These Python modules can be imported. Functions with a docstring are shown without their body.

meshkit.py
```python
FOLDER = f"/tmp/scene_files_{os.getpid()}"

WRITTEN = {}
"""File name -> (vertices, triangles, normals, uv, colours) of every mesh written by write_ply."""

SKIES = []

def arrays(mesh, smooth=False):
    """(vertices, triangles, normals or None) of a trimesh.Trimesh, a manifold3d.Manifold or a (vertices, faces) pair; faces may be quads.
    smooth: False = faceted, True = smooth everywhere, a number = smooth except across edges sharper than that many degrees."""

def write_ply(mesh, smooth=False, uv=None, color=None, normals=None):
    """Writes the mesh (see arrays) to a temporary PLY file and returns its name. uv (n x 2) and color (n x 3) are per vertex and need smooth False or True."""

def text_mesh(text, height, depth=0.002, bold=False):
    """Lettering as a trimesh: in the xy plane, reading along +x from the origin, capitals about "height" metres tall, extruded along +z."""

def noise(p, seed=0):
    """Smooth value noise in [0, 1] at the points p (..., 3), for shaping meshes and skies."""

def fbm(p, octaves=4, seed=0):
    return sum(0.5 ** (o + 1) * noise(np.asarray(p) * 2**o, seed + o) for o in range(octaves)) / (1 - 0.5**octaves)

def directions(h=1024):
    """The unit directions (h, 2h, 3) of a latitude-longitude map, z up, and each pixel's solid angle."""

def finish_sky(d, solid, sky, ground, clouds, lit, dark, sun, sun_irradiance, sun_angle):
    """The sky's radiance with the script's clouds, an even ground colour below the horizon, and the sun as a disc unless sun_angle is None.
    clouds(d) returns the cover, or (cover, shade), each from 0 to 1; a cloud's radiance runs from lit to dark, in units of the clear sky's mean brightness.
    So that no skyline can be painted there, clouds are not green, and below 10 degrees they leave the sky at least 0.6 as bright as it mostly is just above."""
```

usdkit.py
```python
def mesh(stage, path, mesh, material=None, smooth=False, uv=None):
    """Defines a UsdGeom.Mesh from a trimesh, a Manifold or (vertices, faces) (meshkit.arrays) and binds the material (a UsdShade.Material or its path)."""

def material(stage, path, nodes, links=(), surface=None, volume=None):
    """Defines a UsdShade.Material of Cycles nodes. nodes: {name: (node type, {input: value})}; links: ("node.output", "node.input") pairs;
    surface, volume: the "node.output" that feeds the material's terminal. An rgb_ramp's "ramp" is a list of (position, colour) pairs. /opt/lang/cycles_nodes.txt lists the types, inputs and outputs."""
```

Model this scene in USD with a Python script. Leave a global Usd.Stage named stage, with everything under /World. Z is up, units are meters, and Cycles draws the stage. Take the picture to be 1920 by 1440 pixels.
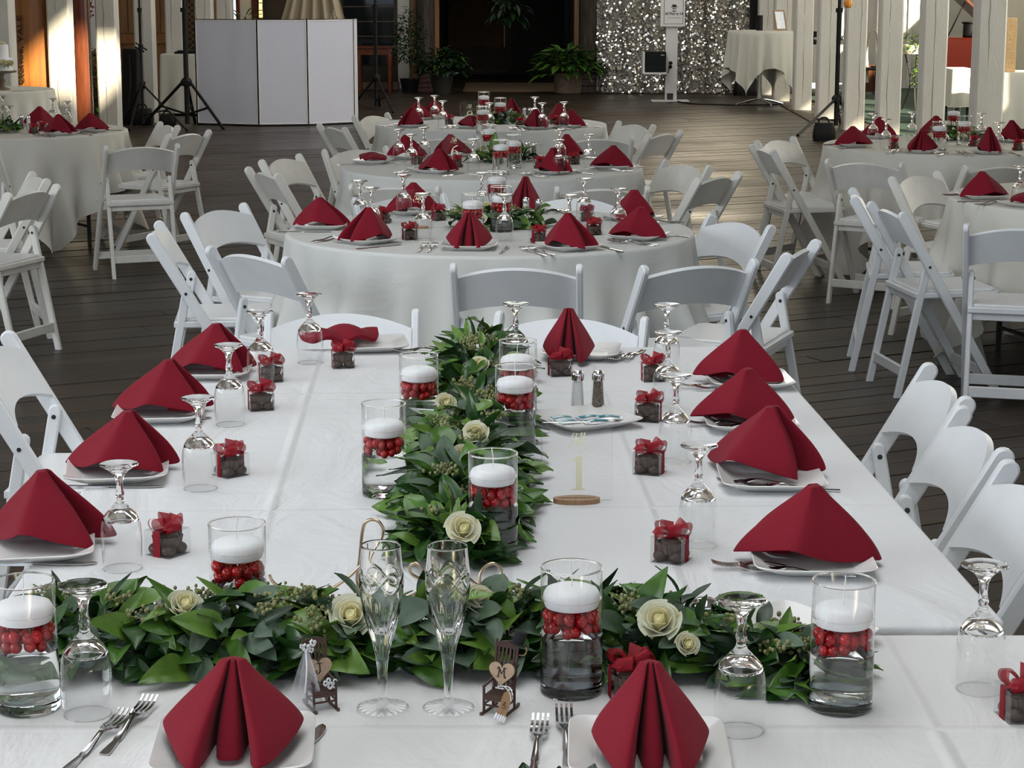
import math, random, numpy as np, trimesh, usdkit, meshkit
from pxr import Usd, UsdGeom, UsdLux, UsdShade, Gf, Sdf
from shapely.geometry import Polygon, LineString, Point, box as sbox
from shapely.ops import unary_union
from shapely import affinity
from scipy.spatial import ConvexHull
stage = Usd.Stage.CreateInMemory()
UsdGeom.SetStageUpAxis(stage, 'Z'); UsdGeom.SetStageMetersPerUnit(stage, 1.0)
UsdGeom.Xform.Define(stage, '/World'); UsdGeom.Scope.Define(stage, '/World/Looks')
# ---------------------------------------------------------------- camera
F, HZ, CZ = 3850.0, -30.0, 1.71            # focal length in pixels of 1920 x 1440, horizon row, eye height
TH = math.atan((720 - HZ) / F); CT, ST = math.cos(TH), math.sin(TH)
cam = UsdGeom.Camera.Define(stage, '/World/camera')
cam.AddTranslateOp().Set(Gf.Vec3d(0, 0, CZ)); cam.AddRotateXOp().Set(90 - math.degrees(TH))
cam.CreateHorizontalApertureAttr(36.0); cam.CreateVerticalApertureAttr(27.0); cam.CreateFocalLengthAttr(36.0 * F / 1920)
cam.CreateFStopAttr(0.0); cam.CreateFocusDistanceAttr(5.0); cam.CreateClippingRangeAttr(Gf.Vec2f(0.05, 500)); cam.CreateExposureAttr(0.20)
def at(px, py, z):
    d = np.array([(px - 960) / F, CT + ST * (720 - py) / F, -ST + CT * (720 - py) / F])
    return np.array([0, 0, CZ]) + d * (z - CZ) / d[2]
def aty(px, py, y):                          # the point of that pixel's ray in the upright plane y
    d = np.array([(px - 960) / F, CT + ST * (720 - py) / F, -ST + CT * (720 - py) / F])
    return np.array([0, 0, CZ]) + d * y / d[1]
# ---------------------------------------------------------------- sky, sun, large lights
def rect(name, loc, rot, w, h, power, col=(1, 1, 1)):
    l = UsdLux.RectLight.Define(stage, '/World/' + name)
    l.AddTranslateOp().Set(Gf.Vec3d(*loc)); l.AddRotateXYZOp().Set(Gf.Vec3f(*rot))
    l.CreateWidthAttr(w); l.CreateHeightAttr(h); l.CreateIntensityAttr(power); l.CreateColorAttr(Gf.Vec3f(*col)); return l
SKYP = 2.0
rect('skylight_near', (-0.6, 3.5, 5.6), (0, 0, 0), 3.2, 9.0, SKYP, (0.93, 0.97, 1.0))
rect('skylight_far', (-0.3, 23.5, 5.6), (0, 0, 0), 2.6, 15.0, SKYP * 1.15, (1.0, 0.98, 0.92))
rect('window_daylight_left', (-7.4, 2.0, 2.9), (0, -90, 0), 3.0, 9.0, SKYP * 1.5, (0.93, 0.97, 1.0))
rect('window_daylight_right', (7.75, 21.0, 2.7), (0, 90, 0), 3.0, 16.0, SKYP * 1.3, (1.0, 0.93, 0.78))
rect('window_daylight_back', (3.25, 34.2, 3.3), (-90, 0, 0), 1.5, 2.4, SKYP * 3.0, (1.0, 0.86, 0.62))
dome = UsdLux.DomeLight.Define(stage, '/World/sky'); dome.CreateIntensityAttr(0.35); dome.CreateColorAttr(Gf.Vec3f(0.75, 0.86, 1.0))
sun = UsdLux.DistantLight.Define(stage, '/World/sun'); sun.CreateIntensityAttr(3.8); sun.CreateNormalizeAttr(True); sun.CreateAngleAttr(1.6); sun.CreateColorAttr(Gf.Vec3f(1.0, 0.88, 0.62))
SUN = np.array([-0.50, 0.74, -0.45]); SUN /= np.linalg.norm(SUN)          # the way the sunlight travels
def look_rot(d):                             # rotation (x, z degrees) that turns -z towards d
    el = math.acos(-d[2]); az = math.atan2(d[1], d[0])
    return math.degrees(el), math.degrees(az) - 90
ex, az = look_rot(SUN)
sun.AddRotateZOp().Set(az); sun.AddRotateXOp().Set(ex)
# ---------------------------------------------------------------- materials
LK = '/World/Looks/'
def PB(name, col, rough=0.5, **k):
    d = {'base_color': col, 'roughness': rough}; d.update(k)
    return usdkit.material(stage, LK + name, {'p': ('principled_bsdf', d)}, [], surface='p.BSDF')
def PN(name, c1, c2, rough=0.5, scale=(20, 20, 20), detail=4, bump=0.0, bscale=None, bdist=0.002, lo=0.3, hi=0.7, obj=True, **k):
    d = {'roughness': rough}; d.update(k)
    n = {'tc': ('texture_coordinate', {}), 'm': ('mapping', {'scale': scale}), 'n': ('noise_texture', {'scale': 1.0, 'detail': detail, 'roughness': 0.6}),
         'r': ('rgb_ramp', {'ramp': [(lo, c1), (hi, c2)]}), 'p': ('principled_bsdf', d)}
    src = 'tc.object' if obj else 'g.position'
    if not obj: n['g'] = ('geometry', {}); del n['tc']
    l = [(src, 'm.vector'), ('m.vector', 'n.vector'), ('n.fac', 'r.fac'), ('r.color', 'p.base_color')]
    if bump:
        n['m2'] = ('mapping', {'scale': bscale or scale}); n['n2'] = ('noise_texture', {'scale': 1.0, 'detail': 3.0}); n['b'] = ('bump', {'strength': bump, 'distance': bdist})
        l += [(src, 'm2.vector'), ('m2.vector', 'n2.vector'), ('n2.fac', 'b.height'), ('b.normal', 'p.normal')]
    return usdkit.material(stage, LK + name, n, l, surface='p.BSDF')
M = {}
def weave(name, c, rough, sc, bump, k2=0.93, wr=0.0, **k):       # woven cloth: threads as fine relief, broad creases if wr
    n = {'g': ('geometry', {}), 'm': ('mapping', {'scale': (sc, sc, sc)}), 'n': ('noise_texture', {'scale': 1.0, 'detail': 2.0}), 'w': ('wave_texture', {'scale': sc * 0.5, 'distortion': 1.0, 'detail': 1.0}),
         'r': ('rgb_ramp', {'ramp': [(0.3, tuple(x * k2 for x in c)), (0.7, c)]}), 'b': ('bump', {'strength': bump, 'distance': 0.001}), 'p': ('principled_bsdf', {'roughness': rough, **k})}
    l = [('g.position', 'm.vector'), ('m.vector', 'n.vector'), ('n.fac', 'r.fac'), ('r.color', 'p.base_color'), ('n.fac', 'b.height'), ('b.normal', 'p.normal')]
    del n['w']
    if wr:
        n['m3'] = ('mapping', {'scale': (2.2, 7.0, 5.0)}); n['n3'] = ('noise_texture', {'scale': 1.0, 'detail': 4.0, 'distortion': 0.7}); n['b3'] = ('bump', {'strength': wr, 'distance': 0.02})
        l += [('g.position', 'm3.vector'), ('m3.vector', 'n3.vector'), ('n3.fac', 'b3.height'), ('b3.normal', 'b.normal')]
    return usdkit.material(stage, LK + name, n, l, surface='p.BSDF')
M['cloth'] = weave('cloth', (0.74, 0.745, 0.75), 0.85, 900, 0.15, 0.95, 0.75)
M['cloth_round'] = weave('cloth_round', (0.66, 0.67, 0.645), 0.85, 900, 0.15, 0.95, 0.5)
M['ivory'] = weave('ivory', (0.68, 0.665, 0.60), 0.85, 900, 0.15, 0.95, 0.2)
M['wine'] = weave('wine', (0.225, 0.0075, 0.021), 0.85, 1100, 0.3, 0.8, sheen_weight=0.04, specular_ior_level=0.2)
M['chair'] = PN('chair', (0.74, 0.77, 0.80), (0.80, 0.82, 0.84), 0.38, (9, 9, 9), bump=0.05, bscale=(300, 300, 300))
M['chair_old'] = PN('chair_old', (0.70, 0.68, 0.62), (0.80, 0.79, 0.75), 0.45, (12, 12, 6), bump=0.1, bscale=(120, 120, 30))
M['pad'] = PB('pad', (0.82, 0.83, 0.83), 0.4)
M['bolt'] = PB('bolt', (0.05, 0.06, 0.07), 0.35, metallic=0.8)
M['glass'] = PB('glass', (1, 1, 1), 0.0, transmission_weight=1.0, ior=1.45)
M['crystal'] = PB('crystal', (1, 1, 1), 0.0, transmission_weight=1.0, ior=1.46)
M['sequin_cloth'] = PB('sequin_cloth', (0.30, 0.29, 0.27), 0.6)
M['water'] = PB('water', (0.985, 1.0, 0.99), 0.0, transmission_weight=1.0, ior=1.33)
M['wax'] = PB('wax', (0.86, 0.85, 0.87), 0.45, subsurface_weight=0.3, subsurface_scale=0.006)
M['wick'] = PB('wick', (0.85, 0.85, 0.82), 0.8)
M['berry'] = PN('berry', (0.22, 0.0, 0.003), (0.58, 0.006, 0.010), 0.2, (60, 60, 60), lo=0.4, hi=0.75)
M['steel'] = PB('steel', (0.52, 0.50, 0.49), 0.16, metallic=1.0)
M['chrome'] = PB('chrome', (0.75, 0.75, 0.76), 0.12, metallic=1.0)
M['porcelain'] = PB('porcelain', (0.80, 0.79, 0.77), 0.18)
M['choc'] = PN('choc', (0.035, 0.016, 0.010), (0.07, 0.035, 0.024), 0.35, (80, 80, 80))
M['cup'] = PB('cup', (0.10, 0.062, 0.048), 0.5)
M['salt'] = PN('salt', (0.72, 0.72, 0.71), (0.86, 0.86, 0.85), 0.9, (700, 700, 700))
M['pepper'] = PN('pepper', (0.05, 0.04, 0.03), (0.30, 0.25, 0.19), 0.9, (500, 500, 500), lo=0.4, hi=0.6)
M['gold'] = PB('gold', (0.93, 0.89, 0.62), 0.4)
M['wire'] = PB('wire', (0.55, 0.43, 0.30), 0.28, metallic=1.0)
M['walnut'] = PN('walnut', (0.045, 0.020, 0.013), (0.09, 0.04, 0.026), 0.5, (40, 40, 200))
M['oak'] = PN('oak', (0.30, 0.17, 0.085), (0.42, 0.25, 0.13), 0.5, (300, 30, 30))
M['slice'] = PN('slice', (0.40, 0.27, 0.17), (0.55, 0.39, 0.26), 0.6, (90, 90, 90))
M['ink'] = PB('ink', (0.02, 0.015, 0.012), 0.6)
M['felt'] = PB('felt', (0.012, 0.012, 0.015), 0.9)
M['black'] = PB('black', (0.006, 0.006, 0.007), 0.5, specular_ior_level=0.25)
M['white_silk'] = PB('white_silk', (0.85, 0.86, 0.88), 0.6)
M['teal'] = PN('teal', (0.0, 0.20, 0.30), (0.02, 0.34, 0.44), 0.25, (60, 60, 60))
M['foil'] = PN('foil', (0.70, 0.74, 0.76), (0.90, 0.92, 0.93), 0.25, (50, 50, 50), metallic=0.3)
def sheer(name, col, op, rough=0.6):         # thin see-through fabric
    return usdkit.material(stage, LK + name, {'t': ('transparent_bsdf', {'color': (1, 1, 1)}), 'p': ('principled_bsdf', {'base_color': col, 'roughness': rough}), 'tr': ('translucent_bsdf', {'color': col}),
        'a': ('mix_closure', {'fac': 0.35}), 'm': ('mix_closure', {'fac': op})}, [('p.BSDF', 'a.closure1'), ('tr.BSDF', 'a.closure2'), ('t.BSDF', 'm.closure1'), ('a.closure', 'm.closure2')], surface='m.closure')
M['organza'] = sheer('organza', (0.40, 0.004, 0.020), 0.80)
M['tulle'] = sheer('tulle', (0.85, 0.87, 0.92), 0.30)
def pane(name, tint, k=0.9, base=0.03, pw=4.0):     # thin clear sheet: see-through, more mirror-like towards its edges
    return usdkit.material(stage, LK + name, {'t': ('transparent_bsdf', {'color': tint}), 'g': ('glossy_bsdf', {'color': (1, 1, 1), 'roughness': 0.02}), 'w': ('layer_weight', {'blend': 0.5}), 'po': ('math', {'math_type': 'power', 'value2': pw}), 'ma': ('math', {'math_type': 'multiply_add', 'value2': k, 'value3': base}), 'm': ('mix_closure', {})},
        [('w.facing', 'po.value1'), ('po.value', 'ma.value1'), ('ma.value', 'm.fac'), ('t.BSDF', 'm.closure1'), ('g.BSDF', 'm.closure2')], surface='m.closure')
M['pane'] = pane('pane', (0.95, 0.96, 0.96)); M['acrylic'] = pane('acrylic', (0.985, 0.985, 0.985)); M['thinglass'] = pane('thinglass', (0.975, 0.98, 0.98), 0.85, 0.035, 3.0)
for i, (a, b, r) in enumerate([((0.012, 0.046, 0.008), (0.030, 0.098, 0.015), 0.30), ((0.040, 0.110, 0.012), (0.085, 0.20, 0.028), 0.30), ((0.006, 0.024, 0.008), (0.015, 0.046, 0.013), 0.36),
                               ((0.070, 0.115, 0.075), (0.11, 0.17, 0.11), 0.55), ((0.045, 0.085, 0.048), (0.08, 0.13, 0.07), 0.5), ((0.075, 0.16, 0.018), (0.14, 0.26, 0.04), 0.34)]):
    M['leaf%d' % i] = PN('leaf%d' % i, a, b, r, (35, 35, 35), obj=False)
M['seed'] = PN('seed', (0.17, 0.19, 0.075), (0.34, 0.33, 0.14), 0.6, (50, 50, 50), obj=False)
M['twig'] = PB('twig', (0.05, 0.07, 0.025), 0.7)
M['petal'] = PN('petal', (0.74, 0.70, 0.46), (0.84, 0.82, 0.66), 0.55, (50, 50, 50), subsurface_weight=0.2, subsurface_scale=0.004)
M['petal_in'] = PB('petal_in', (0.80, 0.74, 0.42), 0.55)
M['post'] = PN('post', (0.60, 0.58, 0.53), (0.70, 0.68, 0.63), 0.55, (3, 3, 1.2), bump=0.5, bscale=(55, 55, 28), bdist=0.006, obj=False)
M['whitewall'] = PN('whitewall', (0.66, 0.65, 0.60), (0.74, 0.73, 0.68), 0.7, (2, 2, 2), obj=False)
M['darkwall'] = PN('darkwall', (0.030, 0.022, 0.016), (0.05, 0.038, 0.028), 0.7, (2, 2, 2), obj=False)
M['roof'] = PN('roof', (0.30, 0.27, 0.23), (0.42, 0.38, 0.33), 0.8, (1, 1, 1), obj=False)
M['amberwood'] = PN('amberwood', (0.22, 0.075, 0.018), (0.40, 0.15, 0.035), 0.3, (25, 25, 1.5), obj=False)
M['redwood'] = PN('redwood', (0.085, 0.022, 0.009), (0.16, 0.042, 0.016), 0.25, (20, 20, 2), obj=False)
M['pinewood'] = PN('pinewood', (0.20, 0.095, 0.035), (0.33, 0.17, 0.065), 0.45, (30, 30, 2), obj=False)
M['bark'] = PN('bark', (0.035, 0.028, 0.022), (0.13, 0.105, 0.085), 0.9, (22, 22, 3), bump=1.0, bscale=(30, 30, 4), bdist=0.03, obj=False)
M['tan'] = PN('tan', (0.16, 0.085, 0.035), (0.22, 0.12, 0.05), 0.8, (2, 2, 2), obj=False)
M['taupe'] = PN('taupe', (0.09, 0.065, 0.048), (0.12, 0.09, 0.066), 0.8, (2, 2, 2), obj=False)
M['screenfab'] = PN('screenfab', (0.66, 0.675, 0.80), (0.73, 0.745, 0.86), 0.85, (90, 90, 90), obj=False)
M['trimwhite'] = PB('trimwhite', (0.78, 0.78, 0.80), 0.5)
M['rug'] = PN('rug', (0.13, 0.095, 0.055), (0.20, 0.15, 0.09), 0.95, (60, 60, 60), obj=False)
M['carpet'] = PN('carpet', (0.008, 0.030, 0.022), (0.018, 0.05, 0.036), 0.95, (60, 60, 60), obj=False)
M['linen'] = weave('linen', (0.52, 0.45, 0.33), 0.9, 600, 0.3)
M['silver'] = PB('silver', (0.86, 0.84, 0.80), 0.18, metallic=1.0)
M['iron'] = PB('iron', (0.03, 0.03, 0.026), 0.6)
M['pianored'] = PB('pianored', (0.34, 0.030, 0.010), 0.18, coat_weight=0.6)
M['brick'] = PN('brick', (0.62, 0.38, 0.16), (0.78, 0.54, 0.28), 0.8, (40, 40, 40)); M['mortar'] = PB('mortar', (0.7, 0.6, 0.42), 0.9)
M['orange'] = PN('orange', (0.60, 0.22, 0.02), (0.70, 0.30, 0.05), 0.5, (20, 20, 20))
M['darkglass'] = PB('darkglass', (0.010, 0.014, 0.016), 0.06)
M['stone'] = PN('stone', (0.10, 0.07, 0.05), (0.24, 0.18, 0.13), 0.8, (30, 30, 30))
M['pink'] = PB('pink', (0.20, 0.03, 0.09), 0.7)
M['lampglow'] = usdkit.material(stage, LK + 'lampglow', {'e': ('emission', {'color': (1.0, 0.62, 0.15), 'strength': 3.0})}, [], surface='e.emission')
def creased(name, c, xs, ys):                # a cloth still showing the folds it was stored in, at object x = xs and y = ys
    n = {'g': ('geometry', {}), 'tc': ('texture_coordinate', {}), 'sx': ('separate_xyz', {}), 'm3': ('mapping', {'scale': (5.5, 2.4, 5.0)}), 'n3': ('noise_texture', {'scale': 1.0, 'detail': 5.0, 'distortion': 0.9}), 'm4': ('mapping', {'scale': (2.0, 13, 5.0)}), 'n4': ('noise_texture', {'scale': 1.0, 'detail': 3.0, 'distortion': 0.5}),
         'm': ('mapping', {'scale': (900, 900, 900)}), 'n': ('noise_texture', {'scale': 1.0, 'detail': 2.0}), 'b3': ('bump', {'strength': 0.75, 'distance': 0.02}), 'b4': ('bump', {'strength': 0.5, 'distance': 0.006}), 'b': ('bump', {'strength': 0.15, 'distance': 0.001}), 'bc': ('bump', {'strength': 1.0, 'distance': 0.0035}), 'p': ('principled_bsdf', {'base_color': c, 'roughness': 0.85})}
    l = [('tc.object', 'sx.vector'), ('g.position', 'm3.vector'), ('m3.vector', 'n3.vector'), ('n3.fac', 'b3.height'), ('g.position', 'm4.vector'), ('m4.vector', 'n4.vector'), ('n4.fac', 'b4.height'), ('b3.normal', 'b4.normal'), ('g.position', 'm.vector'), ('m.vector', 'n.vector'), ('n.fac', 'b.height'), ('b4.normal', 'b.normal')]
    last = None
    for i, (ax, v) in enumerate([('x', q) for q in xs] + [('y', q) for q in ys]):
        n['s%d' % i] = ('math', {'math_type': 'subtract', 'value2': v}); n['a%d' % i] = ('math', {'math_type': 'absolute'}); n['r%d' % i] = ('map_range', {'range_type': 'smoothstep', 'from_min': 0.0, 'from_max': 0.016, 'to_min': 1.0, 'to_max': 0.0}); n['q%d' % i] = ('math', {'math_type': 'maximum', 'value2': 0.0})
        l += [('sx.' + ax, 's%d.value1' % i), ('s%d.value' % i, 'a%d.value1' % i), ('a%d.value' % i, 'r%d.value' % i), ('r%d.result' % i, 'q%d.value1' % i)] + ([(last, 'q%d.value2' % i)] if last else []); last = 'q%d.value' % i
    l += [(last, 'bc.height'), ('b.normal', 'bc.normal'), ('bc.normal', 'p.normal')]
    return usdkit.material(stage, LK + name, n, l, surface='p.BSDF')
M['cloth_long'] = creased('cloth_long', (0.75, 0.755, 0.765), (-0.40, 0.02, 0.30), (-0.62, -1.72)); M['cloth_head'] = creased('cloth_head', (0.75, 0.745, 0.735), (-0.9, 0.55), (-0.40,))
def plank_mat(name, c1, c2, rough):
    n = {'g': ('geometry', {}), 'rot': ('mapping', {'rotation': (0, 0, -math.radians(27))}), 'm': ('mapping', {'scale': (1.2, 26, 1)}), 'n': ('noise_texture', {'scale': 1.0, 'detail': 5.0, 'roughness': 0.65}),
         'r': ('rgb_ramp', {'ramp': [(0.3, c1), (0.72, c2)]}), 'n2': ('noise_texture', {'scale': 0.9, 'detail': 2.0}), 'mr': ('map_range', {'from_min': 0.3, 'from_max': 0.7, 'to_min': rough - 0.08, 'to_max': rough + 0.10}),
         'b': ('bump', {'strength': 0.35, 'distance': 0.003}), 'p': ('principled_bsdf', {'specular_ior_level': 0.3})}
    l = [('g.position', 'rot.vector'), ('rot.vector', 'm.vector'), ('m.vector', 'n.vector'), ('n.fac', 'r.fac'), ('r.color', 'p.base_color'), ('rot.vector', 'n2.vector'), ('n2.fac', 'mr.value'), ('mr.result', 'p.roughness'), ('n.fac', 'b.height'), ('b.normal', 'p.normal')]
    return usdkit.material(stage, LK + name, n, l, surface='p.BSDF')
for i, (a, b) in enumerate([((0.020, 0.014, 0.010), (0.050, 0.036, 0.027)), ((0.026, 0.017, 0.011), (0.062, 0.042, 0.030)), ((0.017, 0.013, 0.010), (0.048, 0.037, 0.029)), ((0.030, 0.019, 0.012), (0.070, 0.046, 0.031))]):
    M['plank%d' % i] = plank_mat('plank%d' % i, a, b, 0.36)
M['gapdark'] = PB('gapdark', (0.004, 0.004, 0.004), 0.9)
# ---------------------------------------------------------------- mesh helpers
def rz(a): c, s = math.cos(a), math.sin(a); return np.array([[c, -s, 0], [s, c, 0], [0, 0, 1.0]])
def rx(a): c, s = math.cos(a), math.sin(a); return np.array([[1, 0, 0], [0, c, -s], [0, s, c]])
def ry(a): c, s = math.cos(a), math.sin(a); return np.array([[c, 0, s], [0, 1, 0], [-s, 0, c]])
class MB:
    def __init__(s): s.v, s.f, s.n = [], [], 0
    def add(s, v, f, R=None, t=None):
        v = np.asarray(v, float); f = np.asarray(f, int)
        if R is not None: v = v @ np.asarray(R).T
        if t is not None: v = v + np.asarray(t)
        if f.shape[1] == 4: f = np.vstack([f[:, [0, 1, 2]], f[:, [0, 2, 3]]])
        s.v.append(v); s.f.append(f + s.n); s.n += len(v); return s
    def mesh(s, m, R=None, t=None): return s.add(m.vertices, m.faces, R, t)
    def hull(s, pts, R=None, t=None):
        m = trimesh.convex.convex_hull(np.asarray(pts, float)); return s.add(m.vertices, m.faces, R, t)
    def box(s, lo, hi, ch=0.0, R=None, t=None):
        lo, hi = np.minimum(lo, hi), np.maximum(lo, hi)
        if ch <= 0:
            m = trimesh.creation.box(bounds=[lo, hi]); return s.add(m.vertices, m.faces, R, t)
        p = []
        for i in range(8):
            c = np.array([hi[k] if i >> k & 1 else lo[k] for k in range(3)]); d = np.array([-ch if i >> k & 1 else ch for k in range(3)])
            for k in range(3): q = c + d; q[k] = c[k]; p.append(q)
        return s.hull(p, R, t)
    def tube(s, pts, r, n=8, caps=True, closed=False):
        p = np.asarray(pts, float); r = np.broadcast_to(np.asarray(r, float), (len(p),))
        tg = np.roll(p, -1, 0) - np.roll(p, 1, 0) if closed else np.gradient(p, axis=0)
        tg /= np.linalg.norm(tg, axis=1, keepdims=True) + 1e-12
        a = np.zeros_like(p); ref = np.array([0, 0, 1.0]) if abs(tg[0][2]) < 0.9 else np.array([1.0, 0, 0])
        for i in range(len(p)):
            x = ref - tg[i] * (ref @ tg[i]); x /= np.linalg.norm(x) + 1e-12; a[i] = x; ref = x
        b = np.cross(tg, a); an = np.arange(n) * 2 * np.pi / n
        v = p[:, None] + r[:, None, None] * (np.cos(an)[None, :, None] * a[:, None] + np.sin(an)[None, :, None] * b[:, None])
        v = v.reshape(-1, 3); m = len(p); rows = m if closed else m - 1
        i, j = np.meshgrid(np.arange(rows), np.arange(n), indexing='ij'); i2 = (i + 1) % m
        f = np.stack([i * n + j, i * n + (j + 1) % n, i2 * n + (j + 1) % n, i2 * n + j], -1).reshape(-1, 4)
        f = np.vstack([f[:, [0, 1, 2]], f[:, [0, 2, 3]]])
        if caps and not closed:
            f = np.vstack([f, [[0, k + 1, k] for k in range(1, n - 1)], [[(m - 1) * n, (m - 1) * n + k, (m - 1) * n + k + 1] for k in range(1, n - 1)]])
        return s.add(v, f)
    def lathe(s, prof, n=32, R=None, t=None, fn=None):
        pr = np.asarray(prof, float); an = np.arange(n) * 2 * np.pi / n
        v = np.stack([pr[:, None, 0] * np.cos(an), pr[:, None, 0] * np.sin(an), np.broadcast_to(pr[:, None, 1], (len(pr), n))], -1)
        if fn is not None: v = fn(v, an)
        i, j = np.meshgrid(np.arange(len(pr) - 1), np.arange(n), indexing='ij')
        f = np.stack([i * n + j, i * n + (j + 1) % n, (i + 1) * n + (j + 1) % n, (i + 1) * n + j], -1).reshape(-1, 4)
        m = trimesh.Trimesh(v.reshape(-1, 3), np.vstack([f[:, [0, 1, 2]], f[:, [0, 2, 3]]]), process=False); m.merge_vertices(); m.update_faces(m.nondegenerate_faces()); return s.add(m.vertices, m.faces, R, t)
    def prism(s, poly, h, R=None, t=None):
        for g in (poly.geoms if hasattr(poly, 'geoms') else [poly]):
            m = trimesh.creation.extrude_polygon(g, h); s.add(m.vertices, m.faces, R, t)
        return s
    def cham(s, poly, d, ch, R=None, t=None):    # convex outline in xy extruded along z from -d/2 to d/2 with chamfered edges
        o = np.array(poly.exterior.coords)[:-1]; i = np.array(poly.buffer(-ch, join_style=2).exterior.coords)[:-1]
        z = lambda q, h: np.column_stack([q, np.full(len(q), h)])
        return s.hull(np.vstack([z(o, d / 2 - ch), z(o, ch - d / 2), z(i, d / 2), z(i, -d / 2)]), R, t)
    def grid(s, P, thick=0.0, closed_u=False):   # P[i, j] = points; a sheet, or a slab when thick
        P = np.asarray(P, float); a, b = P.shape[:2]
        i, j = np.meshgrid(np.arange(a - 1), np.arange(b if closed_u else b - 1), indexing='ij'); j2 = (j + 1) % b
        f = np.stack([i * b + j, i * b + j2, (i + 1) * b + j2, (i + 1) * b + j], -1).reshape(-1, 4)
        if not thick: return s.add(P.reshape(-1, 3), f)
        du, dv = np.gradient(P, axis=0), np.gradient(P, axis=1); nn = np.cross(du, dv); nn /= np.linalg.norm(nn, axis=-1, keepdims=True) + 1e-12
        Q = P + nn * thick; k = a * b
        f2 = f[:, ::-1] + k; rim = []
        ring = [(x, 0) for x in range(a)] + [(a - 1, y) for y in range(1, b)] + [(x, b - 1) for x in range(a - 2, -1, -1)] + [(0, y) for y in range(b - 2, 0, -1)]
        idx = [x * b + y for x, y in ring]
        for q in range(len(idx)): c, d = idx[q], idx[(q + 1) % len(idx)]; rim.append([c, d, d + k, c + k])
        return s.add(np.vstack([P.reshape(-1, 3), Q.reshape(-1, 3)]), np.vstack([f2, f, rim]))
    def sphere(s, c, r, sub=2, sc=(1, 1, 1), R=None):
        m = trimesh.creation.icosphere(sub, 1.0); v = m.vertices * r * np.array(sc)
        return s.add(v if R is None else v @ np.asarray(R).T, m.faces, None, c)
    def rod(s, a, b, r, n=8): return s.tube([a, b], r, n)
    def bar(s, a, b, w, h, ch=0.0, up=(0, 0, 1)):  # straight bar of section w x h from a to b
        a, b = np.asarray(a, float), np.asarray(b, float); d = b - a; L = np.linalg.norm(d); d /= L
        u = np.asarray(up, float); x = np.cross(u, d)
        if np.linalg.norm(x) < 1e-6: x = np.cross([0, 1.0, 0], d)
        x /= np.linalg.norm(x); y = np.cross(d, x)
        return s.box((-w / 2, -h / 2, 0), (w / 2, h / 2, L), ch, np.column_stack([x, y, d]), a)
    def out(s): return np.vstack(s.v), np.vstack(s.f)
XYZ_YZ = np.array([[0, 0, 1.0], [1, 0, 0], [0, 1, 0]])     # outline (x, y) -> (y, z), extrusion along x
XYZ_XZ = np.array([[1.0, 0, 0], [0, 0, -1], [0, 1, 0]])    # outline (x, y) -> (x, z), extrusion along -y
USED = {}
def numbered(parent, name):
    k = parent + '/' + name; c = USED.get(k, 0); USED[k] = c + 1
    return k if c == 0 else '%s_%03d' % (k, c)
def tag(pr, label=None, cat=None, group=None, kind=None):
    for k, v in (('label', label), ('category', cat), ('group', group), ('kind', kind)):
        if v: pr.SetCustomDataByKey(k, v)
    return pr
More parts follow.
